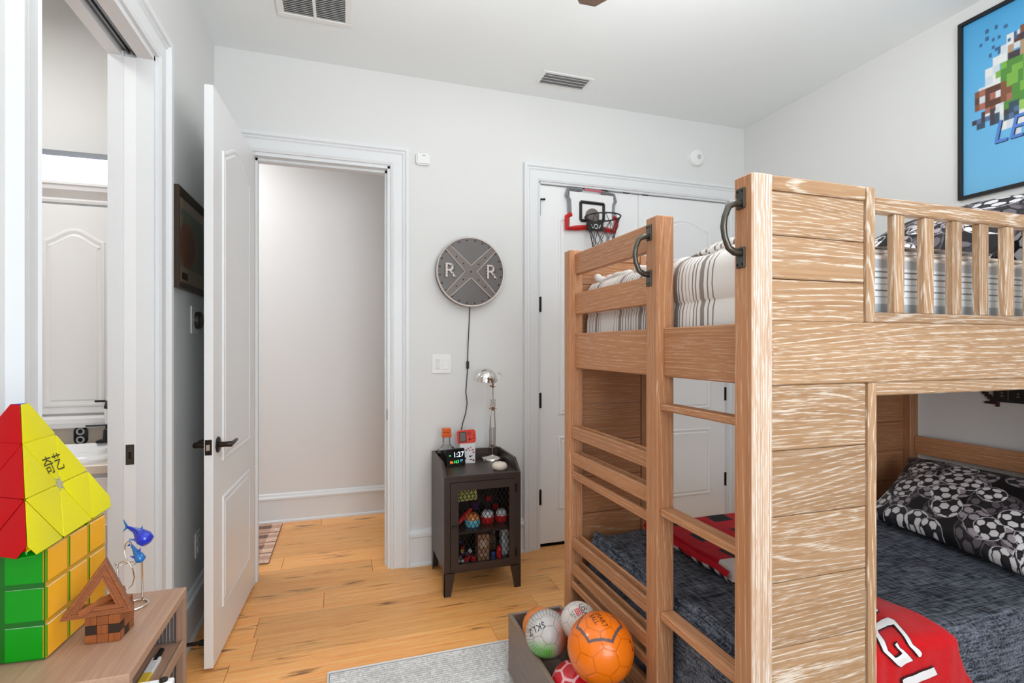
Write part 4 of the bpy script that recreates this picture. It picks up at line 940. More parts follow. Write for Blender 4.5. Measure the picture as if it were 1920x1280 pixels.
# chrome task lamp
c = Vector((.868, 3.08, ZT)); t = thing('task_lamp', 'chrome jointed desk lamp with a dome shade on the locker', 'lamp', c)
m = MB(); m.lathe([(0, 0), (.071, 0), (.072, .016), (.066, .023), (.03, .027), (.012, .03), (.008, .034), (0, .034)], c, 36); m.build('base', CHROME, t, 50)
m = MB(); m.cyl(c + Vector((0, 0, .03)), c + Vector((0, 0, .09)), .0055, 12); m.cyl(c + Vector((-.028, 0, .084)), c + Vector((.028, 0, .084)), .005, 10); m.box(c + Vector((-.014, -.007, .078)), c + Vector((.014, .007, .1)), .002); m.build('lower_joint', CHROME, t)
j1 = c + Vector((.004, .004, .318)); j0 = c + Vector((0, 0, .088))
for s_ in (-1, 1):
    m = MB(); m.tube([j0 + Vector((s_ * .017, 0, 0)), j0 + Vector((s_ * .017, 0, .1)), j1 + Vector((s_ * .010, 0, 0))], .0034, 8); m.build('lower_arm', CHROME, t)
    m = MB(); m.tube([j0 + Vector((s_ * .007 + .0045 * math.cos(k * 1.3), .0045 * math.sin(k * 1.3), .012 + k * .00115)) for k in range(90)], .0011, 5); m.build('spring', mat('spring_steel', (150, 148, 144), .3, 1), t)
m = MB(); m.cyl(j1 + Vector((-.024, 0, 0)), j1 + Vector((.024, 0, 0)), .0045, 10); m.box(j1 + Vector((-.012, -.006, -.012)), j1 + Vector((.012, .006, .012)), .002); m.tube([j1 + Vector((-.011, 0, 0)), j1 + Vector((-.011, 0, .055)), j1 + Vector((.013, 0, .055)), j1 + Vector((.013, 0, .01))], .003, 8); m.build('elbow_joint', CHROME, t)
j2 = c + Vector((-.004, -.02, .452))
m = MB(); m.tube([j1, j1 + Vector((0, -.004, .05)), j2], .0042, 10); m.build('upper_arm', CHROME, t)
m = MB(); m.cyl(j2 + Vector((-.018, 0, .006)), j2 + Vector((.018, 0, .006)), .006, 10); m.box(j2 + Vector((-.007, -.006, -.006)), j2 + Vector((.007, .006, .035)), .002); m.build('neck_joint', CHROME, t)
hc = Vector((.812, 3.035, 1.142)); M = Matrix.Rotation(math.radians(4), 4, 'Y') @ Matrix.Rotation(math.radians(6), 4, 'X')
m = MB(); pr = [(.069, -.002), (.071, .0)] + [(.0705 * math.cos(a), .076 * math.sin(a)) for a in np.linspace(.05, 1.5, 12)] + [(.0005, .0765), (.0005, .0735)] + [(.067 * math.cos(a), .0725 * math.sin(a)) for a in np.linspace(1.5, .05, 12)]
m.lathe(pr, hc, 36, 'Z', M, False); m.build('dome_shade', CHROME, t, 50)
m = MB(); m.lathe([(0, .02), (.018, .025), (.024, .045), (.014, .062), (0, .066)], hc, 16, 'Z', M); m.build('bulb', mat('frosted_bulb', (240, 236, 226), .4), t, 60)
m = MB(); rc = hc + Vector((.072, 0, .03)); m.tube([rc + Vector((.024 * math.cos(a), 0, .02 * math.sin(a))) for a in np.linspace(-1.9, 1.9, 16)], .003, 8); m.build('tilt_ring', CHROME, t)

# ---------------------------------------------------------------- round railroad sign
fcn = onY(882.8, 509.6, 3.172); R0 = .219
t = thing('railroad_sign', 'round grey metal wall sign with a cross and two letters R', 'sign', (fcn.x, YB, fcn.z))
GUN = mat('gunmetal', (98, 94, 92), .42, .3, noise=.14, nscale=12); GUN2 = mat('brushed_gunmetal', (106, 99, 95), .38, .3, noise=.12, nscale=25); TINW = mat('pale_trim', (196, 184, 176), .45, .3)
b0 = Vector((fcn.x, 3.172, fcn.z))
m = MB(); m.lathe([(0, .001), (R0 - .004, .001), (R0 - .004, -.0545), (0, -.0545)], b0, 64, 'Y'); m.build('drum', GUN, t, 30)
m = MB(); m.lathe([(R0 - .009, .001), (R0 - .009, .007), (R0 - .002, .008), (R0, .004), (R0, -.006), (R0 - .004, -.006)], b0, 64, 'Y', None, False); m.build('rim', TINW, t, 30)
fp = lambda u, v, d: Vector((b0.x + u, b0.y - d, b0.z + v))
hw = .0215; d_ = math.sqrt(.5)
for ang in (45, 135):
    e_ = .0003 if ang > 90 else 0; ca, sa = math.cos(math.radians(ang)), math.sin(math.radians(ang)); L_ = R0 - .01
    P = lambda a, b, d: fp(a * ca - b * sa, a * sa + b * ca, d)
    m = MB(); m.hexa([P(-L_, -hw, .001), P(L_, -hw, .001), P(L_, hw, .001), P(-L_, hw, .001), P(-L_, -hw, .0042 + e_), P(L_, -hw, .0042 + e_), P(L_, hw, .0042 + e_), P(-L_, hw, .0042 + e_)]); m.build('cross_band', GUN2, t)
for q_ in range(4):
    ca, sa = math.cos(math.radians(90 * q_)), math.sin(math.radians(90 * q_)); P = lambda a, b: fp(a * ca - b * sa, a * sa + b * ca, .0055)
    e = (R0 - .012); k = hw * 1.25; a_ = math.asin(k * d_ * 1.0 / e); tip = k / d_
    ends = [(e * math.cos(math.radians(45) - a_), e * math.sin(math.radians(45) - a_)), (tip, 0), (e * math.cos(math.radians(45) - a_), -e * math.sin(math.radians(45) - a_))]
    m = MB(); m.tube([P(*ends[0]), P(*ends[1])], .0036, 6); m.tube([P(*ends[1]), P(*ends[2])], .0036, 6); m.build('cross_trim', TINW, t)
for sx in (-1, 1):
    cx = sx * .137 + (.004 if sx < 0 else -.006)
    lt = lettering('letter', 'R', .128, .004, lambda q, cx=cx: fp(cx + q.x * .98, q.y, .005 + q.z), TINW, t)
    m = MB()
    for u, v in ((-.03, .036), (-.01, .037), (.01, .036), (.027, .026), (.028, .008), (.012, -.001), (-.008, -.002), (-.03, .018), (-.03, 0), (-.03, -.018), (-.03, -.036), (.016, -.018), (.028, -.036)): m.lathe([(0, 0), (.0045, 0), (.0035, .004), (0, .005)], fp(cx + u, v, .0085), 8, 'Y')
    m.build('bulbs', GUN, t, 30)
m = MB()
spots = [((R0 - .022) * math.cos(a), (R0 - .022) * math.sin(a)) for a in np.linspace(0, 2 * math.pi, 24, endpoint=False) + .13]
for ang in (45, 135, 225, 315):
    for r_ in (.0, .07, .13): spots.append((r_ * math.cos(math.radians(ang)), r_ * math.sin(math.radians(ang))))
for u, v in spots: m.lathe([(0, 0), (.0052, 0), (.0045, .003), (.002, .0045), (0, .0045)], fp(u, v, .0035 if math.hypot(u, v) < .15 else .0008), 8, 'Y')
m.build('rivets', mat('rivet_dark', (58, 52, 50), .3, .9), t, 30)
m = MB(); pts = [onY(x, y, 3.213 if y < 780 else 3.2) for x, y in ((881, 576), (880, 600), (878, 640), (877, 672), (877, 690), (875, 715), (873.5, 735), (876, 755), (873, 775), (868, 792), (864, 812), (862, 835))]
m.tube(pts, .0031, 8); cd = m.build('power_cord', mat('cord_black', (52, 50, 50), .5), t, 60)
m = MB(); q = onY(877, 684, 3.209); m.box(q + Vector((-.008, -.009, -.026)), q + Vector((.008, .009, .026)), .004, 2); m.build('cord_switch', mat('cord_switch', (44, 42, 42), .5), cd)

# ---------------------------------------------------------------- over-door basketball hoop
YF = YD - .0105; t = thing('basketball_hoop', 'mini basketball hoop with red corners hung over the closet door', 'basketball hoop', (1.6, YF, 2.25))
CLEAR = mat('clear_backboard', (238, 238, 238), .35); GREYP = mat('hoop_grey', (142, 142, 148), .35, .3); REDP = mat('hoop_red', (204, 32, 30), .4); BLKP = mat('hoop_black', (42, 41, 40), .5)
hx = lambda px, py, d=0: onY(px, py, YF - .02 - d)
def strip(name, pts, w, th, mt, d0=0):
    m = MB(); m.tube([hx(*p, d0) for p in pts], w, 4); return m.build(name, mt, t, 20)
cs = [(1068, 358), (1150, 368), (1149, 430), (1068, 424)]
m = MB(); m.hexa([hx(*cs[3], -.002), hx(*cs[2], -.002), hx(*cs[2], .002), hx(*cs[3], .002), hx(*cs[0], -.002), hx(*cs[1], -.002), hx(*cs[1], .002), hx(*cs[0], .002)]); m.build('backboard', CLEAR, t)
strip('corner_arm', [(1092, 356), (1076, 355), (1065, 354), (1063, 366), (1068, 374), (1069, 398)], .013, 0, GREYP); strip('corner_arm', [(1128, 361), (1140, 363), (1151, 366), (1154, 378), (1150, 384), (1149, 408)], .013, 0, GREYP)
strip('red_corner', [(1071, 401), (1063, 406), (1063, 428), (1080, 427), (1100, 426)], .017, 0, REDP, .002); strip('red_corner', [(1122, 428), (1140, 431), (1151, 434), (1155, 425), (1157, 412), (1149, 406)], .017, 0, REDP, .002)
strip('top_bar', [(1096, 355), (1131, 360)], .008, 0, mat('hoop_pink', (212, 120, 132), .4), .001)
for xx in (1.50, 1.7):
    m = MB(); m.box((xx, YD - .012, DZ - .03), (xx + .03, YD - .008, DZ - .009)); m.box((xx, YD - .028, DZ - .05), (xx + .03, YD - .0085, DZ - .03), .002); m.build('door_hook', BLKP, t)
sq = [(1089, 378), (1132, 383), (1132, 415), (1089, 413)]
m = MB()
for i in range(4): m.tube([hx(*sq[i], .006), hx(*sq[(i + 1) % 4], .006)], .011, 4)
m.build('target_square', BLKP, t, 20)
rc = Vector((1.63, YF - .15, 2.208)); rr = .117
m = MB(); q = hx(1110, 405, .004); m.lathe([(0, 0), (.05, 0), (.05, .012), (.044, .016), (0, .016)], q, 28, 'Y'); m.build('pad', mat('pad_grey', (112, 104, 100), .6), t)
m = MB(); a = hx(1102, 418, .004); b = hx(1121, 434, .004); m.box((a.x - .012, a.y - .03, b.z), (b.x + .03, a.y, a.z + .01), .006); q = m.build('bracket', BLKP, t)
m = MB(); cc = Vector(((a.x + b.x) / 2 + .008, a.y - .031, (a.z + b.z) / 2)); m.tube([cc + Vector((.014 * math.cos(k * .35), 0, .014 * math.sin(k * .35))) for k in range(18)], .0028, 6, True)
m.tube([cc + Vector((-.034, 0, .012)), cc + Vector((-.028, 0, -.006)), cc + Vector((-.018, 0, -.014))], .0028, 6); m.tube([cc + Vector((.034, 0, .012)), cc + Vector((.028, 0, -.006)), cc + Vector((.018, 0, -.014))], .0028, 6); m.build('emblem', TOYW, q)
m = MB(); m.tube([rc + Vector((rr * math.cos(a), rr * math.sin(a), 0)) for a in np.linspace(0, 2 * math.pi, 40, endpoint=False)], .005, 8, True); m.tube([rc + Vector((-.04, rr * .93, 0)), Vector((1.6, YF - .02, 2.19))], .005, 6); m.tube([rc + Vector((.04, rr * .93, 0)), Vector((1.66, YF - .02, 2.19))], .005, 6); m.build('rim', BLKP, t, 50)
m = MB(); nk = 10
def npt(k, l): a = 2 * math.pi * (k + .5 * (l % 2)) / nk; r = rr * (1, .84, .7, .6, .56)[l]; return rc + Vector((r * math.cos(a), r * math.sin(a), -.058 * l))
for l in range(4):
    for k in range(nk):
        m.tube([npt(k, l), npt(k, l + 1)], .0022, 5); m.tube([npt(k + (1 if l % 2 == 0 else 1), l), npt(k + (0 if l % 2 == 0 else 1), l + 1)], .0022, 5) if l % 2 == 0 else m.tube([npt(k, l), npt(k + 1, l + 1)], .0022, 5)
m.build('net', BLKP, t, 50)
# black hinge-pin stop on the left closet door
m = MB(); q = Vector((CX0 + .008, YD - .012, 2.3)); m.cyl(q + Vector((0, 0, -.075)), q + Vector((0, 0, .03)), .0065, 8); m.cyl(q + Vector((-.03, -.004, .028)), q + Vector((.03, -.004, .034)), .006, 8); m.ball(q + Vector((-.032, -.004, .028)), .009, 8); m.ball(q + Vector((.032, -.004, .034)), .008, 8); m.build('hinge_stop', BLACKM, bpy.data.objects['door_2'])
# ---------------------------------------------------------------- rolling toy box with balls
BX0, BX1, BY0, BY1, BZ0, BZ1 = .632, .864, 1.2, 2.005, .04, .266
BOXM = wood('toy_box_laminate', 'Y', (122, 106, 96), (138, 121, 110), (154, 138, 126), k=30, lines=.15, pores=.2, rough=.45); BEDGE = mat('box_edge', (146, 126, 108), .5, noise=.15, nscale=60)
t = thing('toy_box', 'low grey-brown open toy box full of balls beside the bunk ladder', 'toy box', (.748, 1.6, .01))
for a, b in (((BX0, BY0, BZ0), (BX0 + .015, BY1, BZ1)), ((BX1 - .015, BY0, BZ0), (BX1, BY1, BZ1)), ((BX0 + .015, BY1 - .015, BZ0), (BX1 - .015, BY1, BZ1)), ((BX0 + .015, BY0, BZ0), (BX1 - .015, BY0 + .015, BZ1))):
    m = MB(); m.box(a, b, .0015); sp = m.build('side_board', BOXM, t)
m = MB(); m.box((BX0 + .015, BY0 + .015, BZ0), (BX1 - .015, BY1 - .015, BZ0 + .012)); m.build('bottom_board', BOXM, t)
m = MB(); m.box((BX0 - .001, BY0, BZ1 - .0005), (BX0 + .004, BY1, BZ1 + .001)); m.box((BX0 - .002, BY0, BZ0 - .004), (BX0 + .006, BY1, BZ0 + .008)); m.build('edge_band', BEDGE, t)
for x in (BX0 + .012, BX1 - .03):
    for y in (BY0 + .06, BY1 - .09):
        m = MB(); m.lathe([(0, -.009), (.0145, -.009), (.0148, 0), (.0145, .009), (0, .009)], (x, y, .0268), 16, 'X'); m.box((x - .01, y - .012, .036), (x + .01, y + .012, .041)); m.build('caster', BLACKM, t)
BALLM = print_mat('ball_leather', .32, .06, 900, coat=.3)
def sphere_grid(name, c, r, colorfn, parent, n=150, seam=.02, depth=.012, R=np.eye(3)):
    th = np.linspace(0, math.pi, n)[:, None]; ph_ = np.linspace(0, 2 * math.pi, 2 * n)[None]; th, ph_ = np.broadcast_arrays(th, ph_)
    N = np.stack([np.sin(th) * np.cos(ph_), np.sin(th) * np.sin(ph_), np.cos(th)], -1); L = N @ R
    f, e = ball_faces(L); rad = r * (1 - depth * np.exp(-(e / seam) ** 2)); C = colorfn(N, L, f, e)
    o = grid(name, n, 2 * n, np.array(c) + N * rad[..., None], BALLM, parent, C, 0)
    me = o.data; bm = bmesh.new(); bm.from_mesh(me); bmesh.ops.remove_doubles(bm, verts=bm.verts, dist=1e-5); bm.to_mesh(me); bm.free()
    me.polygons.foreach_set('use_smooth', [True] * len(me.polygons)); return o
def aim(d, face, spin=0):            # rotation whose local direction `face` looks along d
    d = Vector(d).normalized(); q = Vector(face).rotation_difference(d); return np.array((Matrix.Rotation(spin, 3, d) @ q.to_matrix()))
def ball_text(s, size, c, r, d, up, mt, parent, lift=1.006, squash=1):
    d = Vector(d).normalized(); x_ = Vector(up).cross(d).normalized(); y_ = d.cross(x_)
    def fn(q):
        v = (d + x_ * (q.x / r) + y_ * (q.y * squash / r)).normalized(); return Vector(c) + v * r * lift
    return lettering('lettering', s, size, 0, fn, mt, parent, 2)
INKD = mat('ball_ink', (60, 34, 30), .5); INKB = mat('ball_black', (30, 30, 34), .5)
vw = lambda c: (CAM - Vector(c)).normalized()
def mkball(label, px, py, tt, r, colorfn, R, grp=None, shift=(0, 0, 0), n=150, **kw):
    c = CAM + ray(px, py) * tt + Vector(shift); t = thing('ball', label, 'ball', (c.x, c.y, c.z - r), 'balls in the toy box'); o = sphere_grid('ball_cover', c, r, colorfn, t, n, R=R, **kw); return c, t

rgt = Vector((math.cos(YAW), -math.sin(YAW), 0))
def uim(c): v = vw(c); return (Vector((0, 0, 1)) - v * v.z).normalized()
def spot(c, a, b): v = vw(c); return v * math.sqrt(max(.02, 1 - a * a - b * b)) + rgt * a + uim(c) * b     # a to the right, b upwards, in ball radii as the room sees it
def ball_bar(c, r, d, up, w, h, mt, parent, lift=1.006):
    d = Vector(d).normalized(); x_ = Vector(up).cross(d).normalized(); y_ = d.cross(x_); n = 8; P = [[None] * 2 for _ in range(n)]
    for i in range(n):
        for k in range(2): P[i][k] = list(Vector(c) + (d + x_ * (w * (i / (n - 1) - .5) / r) + y_ * (h * (k - .5) / r)).normalized() * r * lift)
    grid('stripe', n, 2, P, mt, parent, None, 0)
HX = HEXC[0]
def c_orange(N, L, f, e):
    C = np.broadcast_to(np.array(lin((242, 120, 14))), N.shape).copy(); C[e < .012] = lin((214, 100, 8))
    h = HX; ax = np.cross(h, (0, 0, 1)) if abs(h[2]) < .9 else np.cross(h, (1, 0, 0)); ax = ax / np.linalg.norm(ax); ay = np.cross(h, ax)
    u, v = L @ ax, L @ ay; fr = L @ h > 0; mm = np.max([np.abs(u * math.cos(a) + v * math.sin(a)) for a in (0, math.pi / 3, 2 * math.pi / 3)], 0); C[fr & (mm > .545) & (mm < .615)] = lin((98, 80, 82)); return C
oc = CAM + ray(1126, 1214) * 1.61; d = spot(oc, -.06, .74)
c, t = mkball('large bright orange ball with a dark hexagon line, topmost in the toy box', 1126, 1214, 1.61, .1025, c_orange, aim(d, HX, 0), seam=.014, depth=.008)
tu = rgt * .85 + uim(oc) * .5
ball_text('SMART', .0235, c, .1025, spot(oc, 0, .77), tu, INKD, t); ball_text('BALL', .0225, c, .1025, spot(oc, -.2, .76), tu, INKD, t)
ball_bar(c, .1025, spot(oc, .86, .05), Vector((0, 0, 1)), .008, .03, INKD, t)
sc_ = CAM + ray(1026, 1187) * 1.84
def c_silver(N, L, f, e):
    v, rg, ui = np.array(vw(sc_)), np.array(rgt), np.array(uim(sc_)); u, w = N @ rg, N @ ui; C = np.broadcast_to(np.array(lin((200, 196, 192))), N.shape).copy()
    st = np.sin(np.arctan2(w + .1, u) * 40) > .3
    o_ = np.clip((u - .3) * 2.4, 0, 1)[..., None] * np.clip(1.2 - w * 1.6, 0, 1)[..., None]; g_ = (np.clip((-w - .25) * 2.4, 0, 1) * np.clip(1.1 - u * 2.2, 0, 1))[..., None]
    C = C * (1 - o_) + np.array(lin((204, 98, 44))) * o_; C = C * (1 - g_) + np.array(lin((112, 190, 84))) * g_
    C[st & (u * u + w * w > .42)] *= .7; C[e < .010] = lin((150, 147, 143)); return C
c, t = mkball('silver ball with orange and green tints and dark letters, left in the toy box', 1026, 1187, 1.84, .0775, c_silver, rmat(3), seam=.012, depth=.008)
ball_text('SKLZ', .034, c, .0775, spot(sc_, -.52, .2), uim(sc_) * -.87 + rgt * .5, INKB, t)
c_plain = lambda col, ln, w=.02: (lambda N, L, f, e: np.where((e < w)[..., None], np.array(lin(ln)), np.array(lin(col))))
mkball('small orange ball half hidden behind the silver ball in the toy box', 1005, 1180, 2.0, .07, c_plain((232, 132, 50), (206, 108, 36), .012), rmat(5), shift=(.012, -.02, 0.02), n=70)
def c_white(N, L, f, e):
    C = np.broadcast_to(np.array(lin((224, 216, 210))), N.shape).copy(); C[e < .012] = lin((186, 176, 170)); return C
c, t = mkball('white ball with dark letters and red stripes behind the orange ball', 1085, 1164, 1.82, .064, c_white, rmat(8), seam=.012, depth=.008)
wu = rgt * .9 + uim(c) * .42
ball_text('USA', .030, c, .064, spot(c, .27, .55), wu, INKB, t)
for k in range(4): ball_bar(c, .064, spot(c, .12 - .085 * k, .50 - .03 * k), wu, .028, .0036, TOYR, t)
ball_text('TRAINER', .0085, c, .064, spot(c, -.28, .34), wu, INKB, t); ball_text('SIZE', .0085, c, .064, spot(c, -.4, .3), wu, INKB, t)
for k in range(3): ball_bar(c, .064, spot(c, .72 + .07 * k, .32 + .02 * k), Vector((0, 0, 1)), .0035, .022, INKB, t)
c, t = mkball('red ball with pale hexagon lines, lowest at the front of the toy box', 1066, 1290, 1.71, .079, c_plain((196, 14, 30), (232, 176, 180), .034), rmat(17), shift=(.02, 0, 0), depth=.002)
mkball('dark red ball deep at the back corner of the toy box', 1060, 1154, 1.95, .042, c_plain((150, 14, 32), (96, 8, 20)), rmat(4), shift=(.0, .0, -.02), n=60)

# ---------------------------------------------------------------- low cabinet at the lower left
UX0, UX1, UY0, UY1, UZ = -.668, -.313, .932, 1.234, .85
WAL = {a: wood('walnut_laminate_' + a, a, (158, 122, 100), (176, 140, 116), (190, 158, 136), k=30, lines=.2, pores=.35, rough=.42, across=9, fine=150, freq=600) for a in 'XYZ'}
t = thing('low_cabinet', 'warm brown wood cabinet with open side shelves at the lower left', 'cabinet', (-.49, 1.083, 0))
def ub(name, a, b, ax, mt=None): m = MB(); m.box(a, b, .0012); return m.build(name, mt or WAL[ax], t)
ub('top', (UX0, UY0, UZ - .017), (UX1, UY1, UZ), 'Y')
ub('post', (UX1 - .016, UY1 - .017, 0), (UX1, UY1, UZ - .017), 'Z'); ub('post', (UX1 - .016, UY0, 0), (UX1, UY0 + .015, UZ - .017), 'Z'); ub('post', (UX0, UY1 - .017, 0), (UX0 + .016, UY1, UZ - .017), 'Z'); ub('post', (UX0, UY0, 0), (UX0 + .016, UY0 + .015, UZ - .017), 'Z')
ub('back_board', (UX0 + .001, UY0 + .015, .02), (UX0 + .009, UY1 - .017, UZ - .017), 'Y')
zs_ = onX(346, 1203, UX1).z
for z in (zs_, zs_ - .26, .06): ub('shelf', (UX0 + .016, UY0 + .003, z - .014), (UX1 - .003, UY1 - .003, z), 'Y')
ub('shelf_lip', (UX1 - .006, UY0 + .015, zs_ - .016), (UX1 - .001, UY1 - .017, zs_ + .006), 'Y')
RIB = mat('ribbed_grey', (104, 94, 92), .6)
for yy in (UY1 - .009, UY0 + .006):
    m = MB(); x = UX0 + .018
    while x < UX1 - .02: m.box((x, yy - .003, .03), (x + .004, yy + .003, UZ - .018)); x += .0062
    m.build('ribbed_panel', RIB, t, 0)
# in the cabinet
p = Vector((-.5, 1.17, zs_)); m = MB(); m.box((-.45, 1.165, zs_), (-.372, 1.168, zs_ + .085), .0005); q = m.build('white_card', TOYW); tag(q, 'white card standing inside the low cabinet', 'card'); m = MB(); m.box((-.44, 1.1645, zs_ + .008), (-.38, 1.166, zs_ + .0095)); m.build('print_line', mat('ink_grey', (120, 120, 124), .6), q)
t2_ = thing('ruler', 'yellow and white folding ruler lying inside the low cabinet', 'ruler', (-.34, 1.05, zs_))
for k in range(4):
    m = MB(); y = .962 + k * .05; m.box((-.352, y, zs_ + .0545 - .054), (-.337, y + .049, zs_ + .0085), .001); m.build('segment', TOYW if k % 2 else mat('ruler_yellow', (232, 196, 60), .5) if k == 0 else bpy.data.materials['ruler_yellow'], t2_)
m = MB(); m.cyl((-.345, 1.15, zs_ + .005), (-.345, 1.19, zs_ + .005), .005, 8); q = m.build('marker_pen', BLACKM); tag(q, 'black marker pen inside the low cabinet beyond the ruler', 'pen')
t2_ = thing('white_board', 'white board with a dark screw standing against the low cabinet at the bottom edge', 'board', (-.35, .918, 0))
m = MB(); m.box((-.45, .912, .0005), (-.2508, .926, .838), .002); m.build('panel', TOYW, t2_)
m = MB(); m.lathe([(0, 0), (.006, 0), (.006, .003), (.003, .005), (0, .005)], (-.262, .912, .828), 12, 'Y'); m.lathe([(0, 0), (.006, 0), (.006, .003), (.003, .005), (0, .005)], (-.264, .919, .838), 12); m.build('screw', BRONZE, t2_)

# ---------------------------------------------------------------- giant puzzles on the cabinet
PG, PA, PYL, PR_, PBL = mat('cube_green', (4, 140, 14), .3, spec=.35), mat('cube_amber', (250, 180, 40), .28, spec=.4), mat('cube_yellow', (226, 216, 4), .35, spec=.3), mat('cube_red', (184, 4, 12), .45, spec=.15), mat('cube_blue', (30, 60, 190), .25)
cmats = [PG, PA, mat('cube_white', (240, 240, 240), .25), PR_, PBL, mat('cube_orange', (240, 110, 20), .25), mat('cube_core', (40, 40, 40), .5)]
k0 = Vector((-.452, 1.012, UZ)); e1 = Vector((.083, .9965, 0)).normalized(); e2 = Vector((-e1.y, e1.x, 0)); S = .18
t = thing('cube_puzzle', 'giant three by three puzzle cube with green and amber faces on the cabinet', 'puzzle', k0 + (e1 + e2) * S / 2)
M = Matrix.Translation(k0) @ Matrix(((e2.x, e1.x, 0, 0), (e2.y, e1.y, 0, 0), (0, 0, 1, 0), (0, 0, 0, 1)))     # local x along the green face, y along the amber face
m = MB(); m.box((.0022, .0022, .0022), (S - .0022, S - .0022, S - .0022)); m.bm.normal_update()
for f in m.bm.faces: f.material_index = 1 if f.normal.x < -.5 else 0
m.xf(M); m.build('core', [mat('cube_green_gap', (4, 96, 12), .4), mat('cube_amber_gap', (206, 150, 30), .4)], t, 0)
q = S / 3; protos = {}
def cubie(front):
    b = MB(); b.box((.0004, .0004, .0004), (q - .0004, q - .0004, q - .0004), .0042, 3); b.bm.normal_update()
    for f in b.bm.faces:
        n = f.normal; am = n.x < -.3 and (n.x <= n.y + .01 or not front)
        f.material_index = 1 if am else 0 if n.y < -.3 else 2 if n.z > .8 else 3 if n.x > .5 else 4 if n.y > .5 else 0
    b.xf(M); return b
for i in range(3):
    for j in range(3):
        for k in range(3):
            if (i, j, k) == (1, 1, 1): continue
            off = e2 * (i * q) + e1 * (j * q) + Vector((0, 0, k * q)); fr = j == 0
            if fr not in protos:
                o = cubie(fr).build('cubie', cmats, t, 40); protos[fr] = (o, off); o.location = (0, 0, 0)
                if not fr: o.location = off; protos[fr] = (o, Vector((0, 0, 0)))
            else: copy_part(protos[fr][0], t, off - (protos[fr][0].location if not fr else Vector((0, 0, 0))))
# pyramid puzzle
zb = UZ + S + .001
B, C_, D_ = Vector((-.447, .951, zb)), Vector((-.440, 1.246, zb)), Vector((-.697, 1.104, zb))
A_ = (B + C_ + D_) / 3 + Vector((0, 0, (B - C_).length * .8165)); cen = (A_ + B + C_ + D_) / 4
t = thing('pyramid_puzzle', 'giant yellow and red pyramid puzzle balanced on the puzzle cube', 'puzzle', ((B + C_ + D_) / 3))
def shrink(P, k): return [cen + (p - cen) * k for p in P]
faces = [((A_, B, C_), PYL), ((A_, D_, B), PR_), ((A_, C_, D_), PBL), ((B, D_, C_), PG)]
m = MB(); V = {}; 
vs4 = [m.bm.verts.new(p) for p in shrink([A_, B, C_, D_], .957)]
for i, (f, mt) in enumerate((((0, 1, 2), 0), ((0, 3, 1), 1), ((0, 2, 3), 2), ((1, 3, 2), 3))): fc_ = m.bm.faces.new([vs4[k] for k in f]); fc_.material_index = i
bmesh.ops.bevel(m.bm, geom=list(m.bm.edges), offset=.008, segments=2, affect='EDGES', material=-1); m.build('core', [PYL, PR_, PBL, PG], t, 40)
for (P0, P1, P2), mt in faces:
    n = (P1 - P0).cross(P2 - P0).normalized()
    if n.dot((P0 + P1 + P2) / 3 - cen) < 0: n = -n
    G = lambda i, j: P0 + (P1 - P0) * (i / 3) + (P2 - P0) * (j / 3)
    tris = []
    for i in range(3):
        for j in range(3 - i):
            tris.append([G(i, j), G(i + 1, j), G(i, j + 1)])
            if i + j < 2: tris.append([G(i + 1, j), G(i + 1, j + 1), G(i, j + 1)])
    corners = (P0, P1, P2)
    for tr in tris:
        c0 = sum(tr, Vector()) / 3; pts = []
        for a in range(3):
            p, pr_, nx_ = tr[a], tr[a - 1], tr[(a + 1) % 3]
            cut = .022 if any((p - c).length < 1e-4 for c in corners) else (.002 if (p - (P0 + P1 + P2) / 3).length > 1e-3 else .009)
            for oth in (pr_, nx_): pts.append(p + (oth - p).normalized() * cut)
        ins = [p + (c0 - p).normalized() * .0012 for p in pts]
        # keep the outer rim of the face clear of the rounded edges of the body
        m = MB(); dn = n * -.0105
        m.loft([[p + (cen - p) * .07 for p in ins], [p + (cen - p) * .008 for p in ins], [p + (c0 - p).normalized() * .0012 for p in ins]]); m.build('tile', mt, t, 30)
fY = (A_ + B + C_) / 3; nY = (B - A_).cross(C_ - A_).normalized(); nY = nY if nY.dot(fY - cen) > 0 else -nY
m = MB(); star = [(.014 if k % 2 == 0 else .0065) for k in range(12)]; ax = (C_ - B).normalized(); ay = nY.cross(ax)
m.prism([(star[k] * math.cos(k * math.pi / 6), star[k] * math.sin(k * math.pi / 6)) for k in range(12)], lambda a, b: fY + ax * a + ay * b - nY * .004, lambda a, b: fY + ax * a + ay * b + nY * .0004); m.build('centre_star', mat('star_grey', (176, 170, 130), .4), t)
dd = ray(101, 871); k_ = nY.dot(A_ - CAM) / nY.dot(dd); lp0 = CAM + dd * k_ + nY * .0006
lettering('lettering', '\u5947\u827a', .034, 0, lambda q_: lp0 + ax * q_.x * .85 + (ay if ay.z > 0 else -ay) * q_.y, mat('ink_olive', (54, 50, 10), .5), t)

